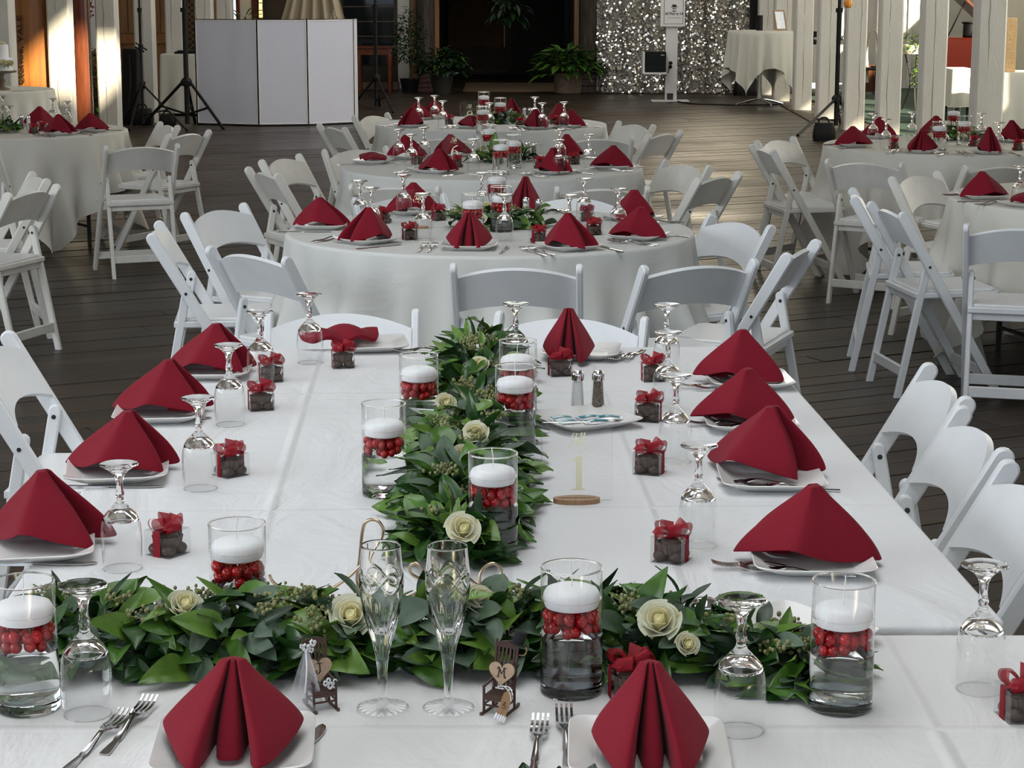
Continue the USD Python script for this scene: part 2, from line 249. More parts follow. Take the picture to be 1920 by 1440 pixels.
def obj(name, mb, mat, parent=None, label=None, cat=None, group=None, kind=None, smooth=35, loc=None, rot=0):
    path = numbered(str(parent.GetPath()) if parent else '/World', name)
    g = usdkit.mesh(stage, path, mb.out() if isinstance(mb, MB) else mb, M[mat] if isinstance(mat, str) else mat, smooth)
    if loc is not None: g.AddTranslateOp().Set(Gf.Vec3d(*map(float, loc)))
    if rot: g.AddRotateZOp().Set(float(rot))
    return tag(g.GetPrim(), label, cat, group, kind)
def thing(name, label, cat, loc=(0, 0, 0), rot=0.0, group=None, kind=None, scale=None, tilt=None):
    x = UsdGeom.Xform.Define(stage, numbered('/World', name)); x.AddTranslateOp().Set(Gf.Vec3d(*map(float, loc))); x.AddRotateZOp().Set(float(rot))
    if tilt: x.AddRotateXOp().Set(float(tilt))
    if scale is not None: x.AddScaleOp().Set(Gf.Vec3f(*(scale if hasattr(scale, '__len__') else (scale,) * 3)))
    return tag(x.GetPrim(), label, cat, group, kind)
PROTO = {}
def place(key, build, name, label, cat, loc, rot=0.0, group=None, scale=None, tilt=None):
    """the first time builds the parts under the thing itself, then copies it by internal reference"""
    r = thing(name, label, cat, loc, rot, group, None, scale, tilt)
    if key not in PROTO: build(r); PROTO[key] = r
    else: r.GetReferences().AddInternalReference(PROTO[key].GetPath()); r.SetInstanceable(True)
    return r
def spline(pts, n, closed=False):
    p = np.asarray(pts, float); m = len(p)
    if closed: q = np.vstack([p[-1], p, p[0], p[1]]); segs = m
    else: q = np.vstack([2 * p[0] - p[1], p, 2 * p[-1] - p[-2]]); segs = m - 1
    u = np.linspace(0, segs, n, endpoint=not closed); i = np.minimum(u.astype(int), segs - 1); t = (u - i)[:, None]
    a, b, c, d = q[i], q[i + 1], q[i + 2], q[i + 3]
    return 0.5 * (2 * b + (c - a) * t + (2 * a - 5 * b + 4 * c - d) * t * t + (3 * b - a - 3 * c + d) * t ** 3)
TZ = 0.757                                   # height of the cloth on every table
# ================================================================ the hall: floor, walls, roof, posts
def X(px, y, py=120): return float(aty(px, py, y)[0])
def Z(py, y): return float(aty(960, py, y)[2])
rng = random.Random(7)
floor = thing('floor', 'dark stained timber plank floor of the hall', None, kind='structure')
obj('subfloor', MB().box((-7.8, -5, -0.30), (8.2, 42, -0.034)), 'gapdark', floor)
A27 = math.radians(27); RU = rz(A27); planks = []
for k in range(-60, 330):
    v0 = k * 0.150; u = -30 + (k * 1.37) % 3.4
    while u < 30:
        L = 3.4 + 0.8 * math.sin(k * 3.1 + u); c = RU @ np.array([u + L / 2, v0 + 0.073, 0])
        if -8.6 < c[0] < 9 and -5.5 < c[1] < 38: planks.append((u, L, v0, c))
        u += L
def near(c): return c[1] - 0.6 * max(0.0, 0) + (0 if abs(c[0]) < 0.27 * c[1] + 1.4 and c[1] > 4.2 else 60)
planks.sort(key=lambda p: near(p[3])); far = {i: MB() for i in range(2)}
for i, (u, L, v0, c) in enumerate(planks):
    j = rng.uniform(-0.0022, 0.0012); lo, hi = (u + 0.0015, v0 + 0.0025, -0.03), (u + L - 0.0015, v0 + 0.1475, j)
    if i < 300: obj('plank', MB().box(lo, hi, 0.0022, RU), 'plank%d' % rng.choice([0, 0, 1, 2, 2, 3]), floor)
    else: far[rng.randrange(2)].box(lo, hi, 0, RU)
for i in range(2): obj('planks_beyond', far[i], 'plank%d' % i, floor, kind='stuff')
def struct(name, mb, mat, label=None, **k): return obj(name, mb, mat, None, label, kind='structure', **k)
struct('trim_1', MB().box((4.45, 17, 0.0015), (7.9, 34.4, 0.012)), 'carpet', 'dark green carpet of the right aisle behind the posts')
struct('wall_left', MB().box((-7.8, -5, -0.3), (-7.55, 35, 1.2)).box((-7.8, -5, 4.6), (-7.55, 35, 5.7)).box((-7.8, 9.5, 1.2), (-7.55, 35, 4.6)), 'whitewall')
wr = MB().box((8.0, -5, -0.3), (8.2, 35, 2.3)).box((8.0, -5, 3.7), (8.2, 35, 5.7)).box((8.0, -5, 2.3), (8.2, 11, 3.7))
for k in range(12): wr.box((8.0, 11 + k * 2.0, 2.3), (8.2, 11.35 + k * 2.0, 3.7))
struct('wall_right', wr, 'whitewall')
struct('wall_near', MB().box((-7.8, -5.2, -0.3), (8.2, -5, 0.9)).box((-7.8, -5.2, 4.4), (8.2, -5, 5.7)), 'whitewall')
struct('ceiling', MB().box((-7.8, -5.2, 5.7), (8.2, 14.0, 5.9)).box((-7.8, 16.7, 5.7), (8.2, 42, 5.9)).box((-7.8, 14.0, 5.7), (0.0, 16.7, 5.9)).box((1.25, 14.0, 5.7), (8.2, 16.7, 5.9)), 'roof')
YB = 34.5
def wall(name, x0, x1, z0, z1, mat, y=YB, th=0.25, label=None): return struct(name, MB().box((x0, y, z0), (x1, y + th, z1)), mat, label)
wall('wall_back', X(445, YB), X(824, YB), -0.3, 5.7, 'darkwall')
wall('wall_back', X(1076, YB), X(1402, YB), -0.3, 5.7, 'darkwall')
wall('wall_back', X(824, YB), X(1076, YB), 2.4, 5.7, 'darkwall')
struct('wall_back_right', MB().box((X(1402, YB), YB, -0.3), (8.2, YB + 0.25, 5.7)), 'whitewall', 'white painted panel wall at the end of the right aisle')
struct('wall_back_left', MB().box((-7.8, YB - 0.6, -0.3), (X(445, YB), YB - 0.35, 5.7)), 'pinewood', 'honey coloured wood wall at the end of the left aisle')
wb = stage.GetPrimAtPath('/World/wall_back_left')
for k in range(11): obj('board', MB().box((-7.3 + k * 0.24, YB - 0.622, 0.0), (-7.066 + k * 0.24, YB - 0.6, 0.76), 0.006), 'pinewood', wb)
for k in range(5): obj('panel_board', MB().box((-7.3 + k * 0.53, YB - 0.622, 0.92 + 0.0), (-6.79 + k * 0.53, YB - 0.6, 1.6), 0.008), 'pinewood', wb)
struct('trim_3', MB().box((-7.5, YB - 0.66, 0.76), (X(445, YB), YB - 0.6, 0.80)).box((-7.5, YB - 0.64, 0.80), (X(445, YB), YB - 0.6, 0.90)), 'amberwood', 'carved chair rail on the wood wall')
# the dark passage behind the opening
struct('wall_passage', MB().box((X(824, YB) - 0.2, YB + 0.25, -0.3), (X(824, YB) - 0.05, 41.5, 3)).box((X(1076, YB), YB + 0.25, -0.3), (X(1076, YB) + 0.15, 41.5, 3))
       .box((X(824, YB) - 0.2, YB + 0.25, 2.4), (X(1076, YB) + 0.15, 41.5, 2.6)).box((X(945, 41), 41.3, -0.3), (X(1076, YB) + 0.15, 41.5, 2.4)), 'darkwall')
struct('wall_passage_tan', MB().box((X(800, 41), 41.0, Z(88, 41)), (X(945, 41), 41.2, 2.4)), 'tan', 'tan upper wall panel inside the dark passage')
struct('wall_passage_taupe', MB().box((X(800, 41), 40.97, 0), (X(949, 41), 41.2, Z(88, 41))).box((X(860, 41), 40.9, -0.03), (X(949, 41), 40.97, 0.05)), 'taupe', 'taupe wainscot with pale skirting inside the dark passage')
struct('baseboard_passage', MB().box((X(820, 40.9), 40.85, 0.0), (X(950, 40.9), 40.9, 0.07)), 'stone')
def strip(px0, px1, name, mat, label, y=YB - 0.08, th=0.08, z1=2.6):
    return struct(name, MB().box((X(px0, y), y, 0), (X(px1, y), y + th, z1), 0.006), mat, label)
strip(770, 781, 'trim_4', 'pinewood', 'orange wood strip left of the left bark column')
strip(815, 824, 'trim_5', 'pinewood', 'orange wood door strip left of the dark passage')
strip(1076, 1085.5, 'trim_6', 'pinewood', 'orange wood door strip right of the dark passage')
strip(1119, 1121, 'trim_7', 'pinewood', 'thin wood edge beside the sequin curtain')
strip(445, 452, 'trim_8', 'redwood', 'brown frame strip above the white screen')
strip(475, 487, 'trim_9', 'redwood', 'red brown frame strip beside the glowing lamp')
strip(744, 769, 'trim_10', 'whitewall', 'narrow white wall pier left of the ficus tree')
struct('trim_11', MB().box((X(452, YB), YB - 0.05, 0.6), (X(475, YB), YB, 2.4)), 'whitewall', 'pale wall panel behind the plant above the screen')
def bark(px0, px1, label):
    x0, x1 = X(px0, YB - 0.2), X(px1, YB - 0.2); r = (x1 - x0) / 2; n = 40; P = []
    for z in np.linspace(0, 2.6, 40):
        a = np.arange(n) * 2 * np.pi / n; q = np.column_stack([np.cos(a), np.sin(a), np.full(n, z * 0.35)]) * 3.0
        rr = r * (1 + 0.10 * meshkit.noise(q * np.array([4, 4, 1.5]), 3)); P.append(np.column_stack([(x0 + x1) / 2 + rr * np.cos(a), YB - 0.25 + 0.3 * np.sin(a) * rr / r, np.full(n, z)]))
    o = obj('bark_column', MB().grid(np.array(P), closed_u=True), 'bark', None, label, 'column', smooth=60)
bark(782, 814, 'rough bark covered column left of the dark passage'); bark(1088, 1119, 'rough bark covered column between the dark passage and the sequin curtain')
# windows and frames on the right back wall
for i, (a, b) in enumerate([(1436, 1442), (1490, 1496), (1576, 1582), (1700, 1708), (1728, 1734), (1640, 1643)]):
    strip(a, b, 'trim_%d' % (12 + i), 'trimwhite', '%s white batten on the right back wall' % ['first', 'second', 'third', 'fifth', 'sixth', 'fourth'][i], y=YB - 0.04, th=0.04)
strip(1400, 3000, 'baseboard_right', 'trimwhite', 'white skirting of the right back wall', y=YB - 0.03, th=0.03, z1=0.14)
strip(1436, 1440, 'trim_18', 'iron', 'dark gap line beside the cocktail table', y=YB - 0.06, th=0.02)
# posts
def post(cx, y, w, label, d=None):
    d = d or w; n = 20; zs = np.linspace(0, 5.7, 58); ring = []
    c = 0.016; o = [(-w / 2, -d / 2 + c), (-w / 2 + c, -d / 2), (w / 2 - c, -d / 2), (w / 2, -d / 2 + c), (w / 2, d / 2 - c), (w / 2 - c, d / 2), (-w / 2 + c, d / 2), (-w / 2, d / 2 - c)]
    L = LineString(o + [o[0]]); pts = np.array([L.interpolate(t, normalized=True).coords[0] for t in np.arange(36) / 36])
    P = []
    for z in zs:
        q = np.column_stack([pts + [cx, y], np.full(36, z)]); s = 1 + 0.045 * meshkit.noise(q * np.array([5, 5, 1.6]), 5)[:, None]
        P.append(np.column_stack([pts * s + [cx, y], np.full(36, z)]))
    r = thing('post', label, 'post', kind='structure')
    obj('shaft', MB().grid(np.array(P), closed_u=True), 'post', r, smooth=30)
    k = MB(); z = 0.05; x = cx + w * rng.uniform(-0.15, 0.2)              # the drying crack down the front face
    pts = []
    while z < 2.6: pts.append((x + rng.uniform(-0.006, 0.006), y - d / 2 - 0.0005, z)); z += 0.12
    pts = np.array(pts); wv = np.array([[0.0022, 0, 0]]) * np.abs(np.sin(np.linspace(0, 9, len(pts))))[:, None]
    for i in range(len(pts) - 1): k.hull(np.vstack([pts[i] - wv[i] - 0.0001, pts[i] + wv[i], pts[i + 1] + wv[i + 1], pts[i + 1] - wv[i + 1], pts[i] + [0, 0.004, 0], pts[i + 1] + [0, 0.004, 0.0003]]) + np.array([0, -0.004, 0]))
    obj('crack', k, 'stone', r)
o8 = ['nearest', 'second', 'third', 'fourth', 'fifth', 'sixth', 'seventh', 'eighth']
for i, (px, zc, w) in enumerate([(1852, 18.5, 0.25), (1748, 20.6, 0.24), (1667, 22.6, 0.24), (1602, 24.6, 0.24), (1550, 26.6, 0.24), (1505, 28.5, 0.24), (1465, 30.6, 0.24), (1434, 32.4, 0.24)]):
    y = zc / CT - 0.33; post(X(px, y), y, w, 'white timber post in the right row, %s from the camera' % o8[i])
post(4.36, 16.3, 0.25, 'white timber post at the right edge of the picture')
for i, (px, zc, w) in enumerate([(4, 20.9, 0.25), (116, 22.8, 0.24), (204, 24.3, 0.235), (274, 25.9, 0.235), (331, 27.6, 0.235), (386, 29.4, 0.235), (424, 31.3, 0.235)]):
    y = zc / CT - 0.33; post(X(px, y), y, w, 'white timber post in the left row, %s from the camera' % o8[i])
# ================================================================ chairs and tables
STY = lambda z: 0.20 - 0.45 * z / 0.775
def chair_build(mat):
    def b(t):
        ang = math.atan2(0.45, 0.775); L = math.hypot(0.45, 0.775) + 0.012; hw = 0.0225
        for s in (-1, 1):
            pl = [(-hw, -0.0), (hw, -0.0)] + [(hw * math.cos(a), L - hw + hw * math.sin(a)) for a in np.linspace(0, math.pi, 9)]
            d = np.array([0, -math.sin(ang), math.cos(ang)]); e = np.array([0, math.cos(ang), math.sin(ang)])
            m = MB().cham(Polygon(pl), 0.023, 0.005, np.column_stack([e, d, np.cross(e, d)]), (s * 0.212, 0.20, 0.0))
            v = m.v[0]; v[:, 2] = np.where(v[:, 2] < 0.012, 0.0, v[:, 2]); obj('stile', m, mat, t)
            a, c = np.array([s * 0.188, -0.235, 0.0]), np.array([s * 0.188, STY(0.56) + 0.004, 0.575])
            pl = [(-0.016, 0), (0.016, 0)] + [(0.017 * math.cos(q), 0.583 + 0.017 * math.sin(q)) for q in np.linspace(0, math.pi, 7)]
            dd = (c - a) / np.linalg.norm(c - a); ee = np.cross([1.0, 0, 0], dd) * -1
            m = MB().cham(Polygon(pl), 0.021, 0.004, np.column_stack([ee, dd, np.cross(ee, dd)]), a); v = m.v[0]; v[:, 2] = np.where(v[:, 2] < 0.012, 0.0, v[:, 2]); obj('rear_leg', m, mat, t)
            q = c - dd * 0.02
            obj('bolt', MB().lathe([(0, 0.0), (0.0065, 0), (0.006, 0.003), (0, 0.0035)], 12, ry(s * -math.pi / 2), q - np.array([s * 0.0103, 0, 0])).lathe([(0, 0.0), (0.006, 0), (0.005, 0.003), (0, 0.003)], 12, ry(s * math.pi / 2), q + np.array([s * 0.0353, 0, 0])), 'bolt', t)
        P = []
        for k in range(9):
            row = []
            for i in range(25):
                u = -1 + i / 12; lo, hi = 0.605 + 0.030 * (1 - u * u), 0.730 + 0.036 * (1 - u * u); z = lo + (hi - lo) * k / 8
                row.append((u * 0.204, STY(z) - 0.024 * (1 - u * u) + 0.008, z))
            P.append(row)
        obj('backrest', MB().grid(P, 0.016), mat, t, smooth=50)
        sh = Polygon([(-0.198, -0.175), (0.198, -0.175), (0.198, 0.17), (0.17, 0.205), (-0.17, 0.205), (-0.198, 0.17)])
        st = obj('seat', MB().cham(sh, 0.026, 0.005, None, (0, 0, 0.432)), mat, t)
        pd = sh.buffer(-0.016).buffer(-0.02).buffer(0.02); obj('seat_pad', MB().cham(pd.simplify(0.001), 0.013, 0.005, None, (0, 0, 0.449)), 'pad', st)
        for y, z, nm in ((0.147, 0.095, 'front_stretcher'), (-0.214, 0.11, 'rear_stretcher'), (-0.150, 0.412, 'seat_rail')):
            w = 0.201 if nm[0] == 'f' else 0.180
            obj(nm, MB().box((-w, y - 0.009, z - 0.022), (w, y + 0.009, z + 0.022), 0.003), mat, t)
    return b
def chair(px, py, a, label, kind='chair', xy=None, group='folding chairs'):
    p = np.array(xy) if xy is not None else at(px, py, 0.765)[:2]
    r = math.radians(a - 90); c = p - (rz(r) @ np.array([0, -0.245, 0]))[:2]
    place(kind, chair_build(kind), 'folding_chair', label, 'chair', (c[0], c[1], 0), a - 90)
A0, S0, N0, R1, R2, L1 = (-0.087, 8.07), (-0.108, 10.97), (-0.146, 14.38), (2.69, 12.45), (2.80, 9.33), (-3.37, 13.72)
TA, TS, TN, TR1, TR2, TL1 = 'the nearest round table', 'the middle round table', 'the farthest round table', 'the upper right round table', 'the lower right round table', 'the left round table'
CH = [(None, (-1.38, 7.92), 6, 'side of a white folding chair pulled out left of ' + TA), (None, (-1.25, 8.62), -27, 'white folding chair showing its curved front left of ' + TA),
      (None, (-0.93, 7.19), 46, 'white folding chair back at the front left of ' + TA), (None, (0.015, 6.85), 87, 'white folding chair back right in front of ' + TA),
      (None, (0.635, 6.90), 114, 'white folding chair back at the front right of ' + TA), (None, (1.04, 7.33), 158, 'white folding chair seen edge on at the far right front of ' + TA),
      (None, (0.91, 8.17), -152, 'white folding chair showing its front right of ' + TA), (None, (0.29, 9.12), -105, 'white folding chair behind ' + TA + ', right of its centre'), (None, (-0.50, 9.12), -65, 'white folding chair behind ' + TA + ', left of its centre'),
      (None, (-0.49, 5.87), -90, 'white folding chair at the far end of the long table, on the left'), (None, (0.17, 5.78), -104, 'white folding chair at the far end of the long table, on the right'),
      (None, (1.035, 4.80), 180, 'white folding chair farthest along the right side of the long table'), (None, (1.0, 4.27), 179, 'white folding chair second along the right side of the long table'), (None, (0.985, 3.74), 181, 'white folding chair nearest on the right side of the long table'),
      (None, (-1.365, 5.28), 0, 'white folding chair at the left side of the long table'),
      (1, (-1.26, 10.40), 27, 'cream folding chair back at the front left of ' + TS), (1, (-1.26, 11.22), -22, 'cream folding chair showing its front left of ' + TS), (1, (0.92, 10.84), -152, 'cream folding chair showing its front right of ' + TS),
      (1, (1.02, 10.16), 146, 'cream folding chair seen edge on at the front right of ' + TS), (1, (0.42, 9.56), 95, 'cream folding chair back just in front of ' + TS + ', on the right'), (1, (-0.55, 9.62), 76, 'cream folding chair back just in front of ' + TS + ', on the left'), (1, (-0.90, 11.85), -52, 'cream folding chair at the rear left of ' + TS),
      (1, (0.84, 14.02), -150, 'cream folding chair showing its front right of ' + TN), (1, (0.97, 13.14), 147, 'cream folding chair seen edge on at the front right of ' + TN), (1, (-1.20, 13.75), 28, 'cream folding chair back at the left of ' + TN), (1, (-1.02, 14.95), -30, 'cream folding chair at the rear left of ' + TN),
      (1, (0.53, 12.70), 96, 'cream folding chair back just in front of ' + TN + ', on the right'), (1, (-0.42, 12.72), 84, 'cream folding chair back just in front of ' + TN + ', on the left'),
      (1, (1.605, 12.57), -38, 'cream folding chair showing its front at the rear left of ' + TR1), (1, (1.45, 11.90), 10, 'cream folding chair seen edge on left of ' + TR1), (1, (1.88, 10.98), 57, 'cream folding chair back in front of ' + TR1 + ', on the left'), (1, (2.55, 10.75), 112, 'cream folding chair in front of ' + TR1 + ', on the right'),
      (None, (1.545, 9.27), -8, 'farther of two sideways white folding chairs left of ' + TR2), (None, (1.585, 8.66), 8, 'nearer of two sideways white folding chairs left of ' + TR2), (1, (2.0, 10.2), -42, 'cream folding chair at the rear left of ' + TR2), (None, (1.99, 7.98), 75, 'white folding chair back in front of ' + TR2),
      (1, (-2.32, 13.95), -155, 'cream folding chair showing its front right of ' + TL1), (1, (-2.06, 13.15), 152, 'cream folding chair behind the near one, right of ' + TL1), (1, (-2.17, 12.08), 113, 'cream folding chair back with seat in front of ' + TL1), (1, (-3.16, 11.85), 80, 'cream folding chair cut by the left edge of the picture'),
      (1, (-2.33, 10.13), -158, 'farther of two cream folding chairs at the left edge, below ' + TL1), (1, (-2.21, 9.46), 162, 'nearer of two cream folding chairs at the left edge, below ' + TL1)]
for old, xy, a, lab in CH: chair(0, 0, a, lab, 'chair_old' if old else 'chair', xy)
def round_cloth(c, R, half, rot, label, mat='cloth', seed=0, n=240, ztop=TZ, zmin=0.03, group=None, k0=26):
    rg = np.random.RandomState(seed); a = np.arange(n) * 2 * np.pi / n; aa = a - math.radians(rot)
    reach = np.minimum(half / np.maximum(np.maximum(np.abs(np.cos(aa)), np.abs(np.sin(aa))), 1e-6), half * 1.36)
    drop = np.minimum(reach - R, ztop - zmin); ph = rg.uniform(0, 6.28, 6)
    wav = 0.5 * np.sin(k0 * a + ph[0] + 1.3 * np.sin(3 * a + ph[1])) + 0.35 * np.sin(k0 * 0.54 // 1 * a + ph[2]) + 0.25 * np.sin(7 * a + ph[3]); P = []
    for r in (0.0, 0.3, 0.6, 0.85, 0.95): P.append(np.column_stack([R * r * np.cos(a), R * r * np.sin(a), np.full(n, ztop)]))
    for q in np.linspace(0, 1, 5): P.append(np.column_stack([(R - 0.014 + 0.014 * math.sin(q * 1.57)) * np.cos(a), (R - 0.014 + 0.014 * math.sin(q * 1.57)) * np.sin(a), np.full(n, ztop - 0.014 * (1 - math.cos(q * 1.57)))]))
    for t in np.linspace(0.06, 1, 18):
        out = R + 0.012 * t + (0.060 + 0.105 * t) * t * (wav + 0.30) * np.clip(drop / 0.5, 0.5, 1.3)
        P.append(np.column_stack([out * np.cos(a), out * np.sin(a), ztop - 0.014 - t * (drop - 0.014) * (1 - 0.02 * wav * t)]))
    mb = MB().grid(np.array(P), closed_u=True)
    return obj('tablecloth', mb, mat, None, label, 'tablecloth', group, smooth=70, loc=(c[0], c[1], 0))
def rtable_build(t):
    obj('tabletop', MB().lathe([(0, 0.725), (0.79, 0.725), (0.797, 0.735), (0.79, 0.752), (0, 0.752)], 48), 'pinewood', t)
    for sx in (-1, 1):
        for sy in (-1, 1): obj('leg', MB().rod((sx * 0.42, sy * 0.36, 0), (sx * 0.42, sy * 0.36, 0.725), 0.014, 10), 'iron', t)
        obj('leg_brace', MB().rod((sx * 0.42, -0.36, 0.12), (sx * 0.42, 0.36, 0.12), 0.009, 8), 'iron', t)
for c, r, nm in ((A0, 12, TA), (S0, 50, TS), (N0, 20, TN), (R1, 30, TR1), (R2, 15, TR2), (L1, 33, TL1)):
    place('rtable', rtable_build, 'round_table', 'round folding table standing under the cloth of ' + nm, 'table', (c[0], c[1], 0), r)
    round_cloth(c, 0.805, 1.16, r + 45, 'white cloth with soft folds draped over ' + nm, 'cloth_round' if c in (A0, S0, N0) else 'ivory', int(c[1] * 10))
# the T of long tables: two side by side going away, one across in front
LT = math.radians(2.1); LR = rz(LT)
def long_cloth(x0, x1, y0, y1, base, rot, label, drop=0.34, seed=1, flush=None, mat='cloth_long'):
    rg = np.random.RandomState(seed); w, d = x1 - x0, y1 - y0; c = 0.03
    ring = sbox(x0, y0, x1, y1).buffer(-c).buffer(c, quad_segs=4).exterior; n = 260; L = ring.length
    p = np.array([ring.interpolate(i / n, normalized=True).coords[0] for i in range(n)]); cen = np.array([(x0 + x1) / 2, (y0 + y1) / 2])
    nn = np.roll(p, -1, 0) - np.roll(p, 1, 0); nn = np.column_stack([nn[:, 1], -nn[:, 0]]); nn /= np.linalg.norm(nn, axis=1, keepdims=True)
    if ((p - cen) * nn).sum() < 0: nn = -nn
    s = np.arange(n) / n * L; wav = np.sin(s * 19 + 2 * np.sin(s * 2.3)) * 0.5 + 0.5 * np.sin(s * 8.3 + 1); P = []
    K = np.ones(n) if flush is None else np.where((np.abs(p[:, 1] - flush[1]) < 0.02) & (np.abs(p[:, 0]) < flush[0]), 0.03, 1.0)
    for q in (0.0, 0.4, 0.8, 0.95): P.append(np.column_stack([cen + (p - cen) * q, np.full(n, TZ - 0.0)]))
    for q in np.linspace(0, 1, 5): P.append(np.column_stack([p + nn * (-0.01 + 0.01 * math.sin(q * 1.57)), np.full(n, TZ - 0.010 * (1 - math.cos(q * 1.57)))]))
    for t in np.linspace(0.1, 1, 8): P.append(np.column_stack([p + nn * (K * (0.004 + t * 0.02 + t * 0.016 * wav))[:, None], TZ - 0.010 - t * drop * K]))
    return obj('tablecloth', MB().grid(np.array(P), closed_u=True), mat, None, label, 'tablecloth', smooth=60, loc=(base[0], base[1], 0), rot=rot)
pL = at(304, 690, TZ); far_y = 5.40
pm = np.array([-0.110, 5.40]); dv = LR @ np.array([0, -1.0, 0])
def ltable(name, lab, x0, x1, y0, y1, base, rot):
    t = thing(name, lab, 'table', (base[0], base[1], 0), rot)
    obj('tabletop', MB().box((x0 + 0.012, y0 + 0.012, 0.715), (x1 - 0.012, y1 - 0.012, 0.75), 0.004), 'pinewood', t)
    for x in (x0 + 0.12, x1 - 0.12):
        for y in (y0 + 0.25, y1 - 0.25): obj('leg', MB().rod((x, y, 0), (x, y, 0.715), 0.014, 10), 'iron', t)
ltable('banquet_table', 'folding table under the left half of the long white cloth', -0.775, 0, -2.44, 0, pm, 2.1)
ltable('banquet_table', 'folding table under the right half of the long white cloth', 0, 0.775, -2.44, 0, pm, 2.1)
long_cloth(-0.775, 0.775, -2.448, 0, pm, 2.1, 'white cloth covering the long table that runs away from the camera', flush=(0.9, -2.448))
hy = float(at(1700, 1188, TZ)[1])
ltable('banquet_table', 'folding table under the white cloth across the front of the picture', -1.83, 1.83, -0.76, 0, (0, hy - 0.001), 0)
long_cloth(-1.83, 1.83, -0.76, 0, (0, hy), 0, 'white cloth covering the head table across the front', seed=3, flush=(0.86, 0.0), mat='cloth_head')
# ================================================================ tableware builders
def clean(v, f):
    u, i = np.unique(f, return_inverse=True); return MB().add(v[u], i.reshape(f.shape))
def goblet_build(t):
    out = spline([(0.0312, 0.0), (0.0322, 0.012), (0.0334, 0.035), (0.0336, 0.058), (0.0318, 0.078), (0.0262, 0.093), (0.0165, 0.104), (0.0090, 0.112), (0.0064, 0.120), (0.0078, 0.1275), (0.0062, 0.135), (0.0058, 0.146), (0.0085, 0.158), (0.0160, 0.1675), (0.0255, 0.1735), (0.0318, 0.1765)], 60)
    prof = [tuple(p) for p in out] + [(0.0322, 0.1780), (0.0312, 0.1792), (0.022, 0.1778), (0.010, 0.1762), (0.0, 0.1758)]
    inn = spline([(0.0, 0.0985), (0.010, 0.0965), (0.0205, 0.0885), (0.0280, 0.0755), (0.0314, 0.056), (0.0314, 0.034), (0.0304, 0.012), (0.0298, 0.0006)], 26)
    zc = 0.084; wall = [tuple(p) for p in out if p[1] < zc] + [(float(np.interp(zc, out[:40, 1], out[:40, 0])), zc)]
    top = [tuple(p) for p in inn if p[1] > zc - 0.002] + [wall[-1]] + [q for q in prof if q[1] > zc]
    def facets(v, an):                        # the stem is pressed into flats
        z = v[..., 2:3]; w = np.exp(-((z - 0.128) / 0.02) ** 2); k = 1 - 0.10 * w[..., 0] * np.abs(np.sin(3 * an))[None, :]
        v[..., 0] *= k; v[..., 1] *= k; return v
    bw = obj('bowl', MB().lathe(wall, 40), 'thinglass', t, smooth=True); an = np.arange(40) * 2 * np.pi / 40
    obj('rim', MB().tube(np.column_stack([0.0312 * np.cos(an), 0.0312 * np.sin(an), np.full(40, 0.0009)]), 0.0009, 6, closed=True), 'glass', bw, smooth=True)
    v, f = MB().lathe(top, 36, fn=facets).out(); z = v[f].mean(1)[:, 2]; foot = z > 0.160
    obj('stem', clean(v, f[~foot]), 'glass', t, smooth=True); obj('foot', clean(v, f[foot]), 'glass', t, smooth=40)
def goblet(p, label, group=None): return place('goblet', goblet_build, 'water_goblet', label, 'glass', (p[0], p[1], TZ), rng.uniform(0, 60), group)
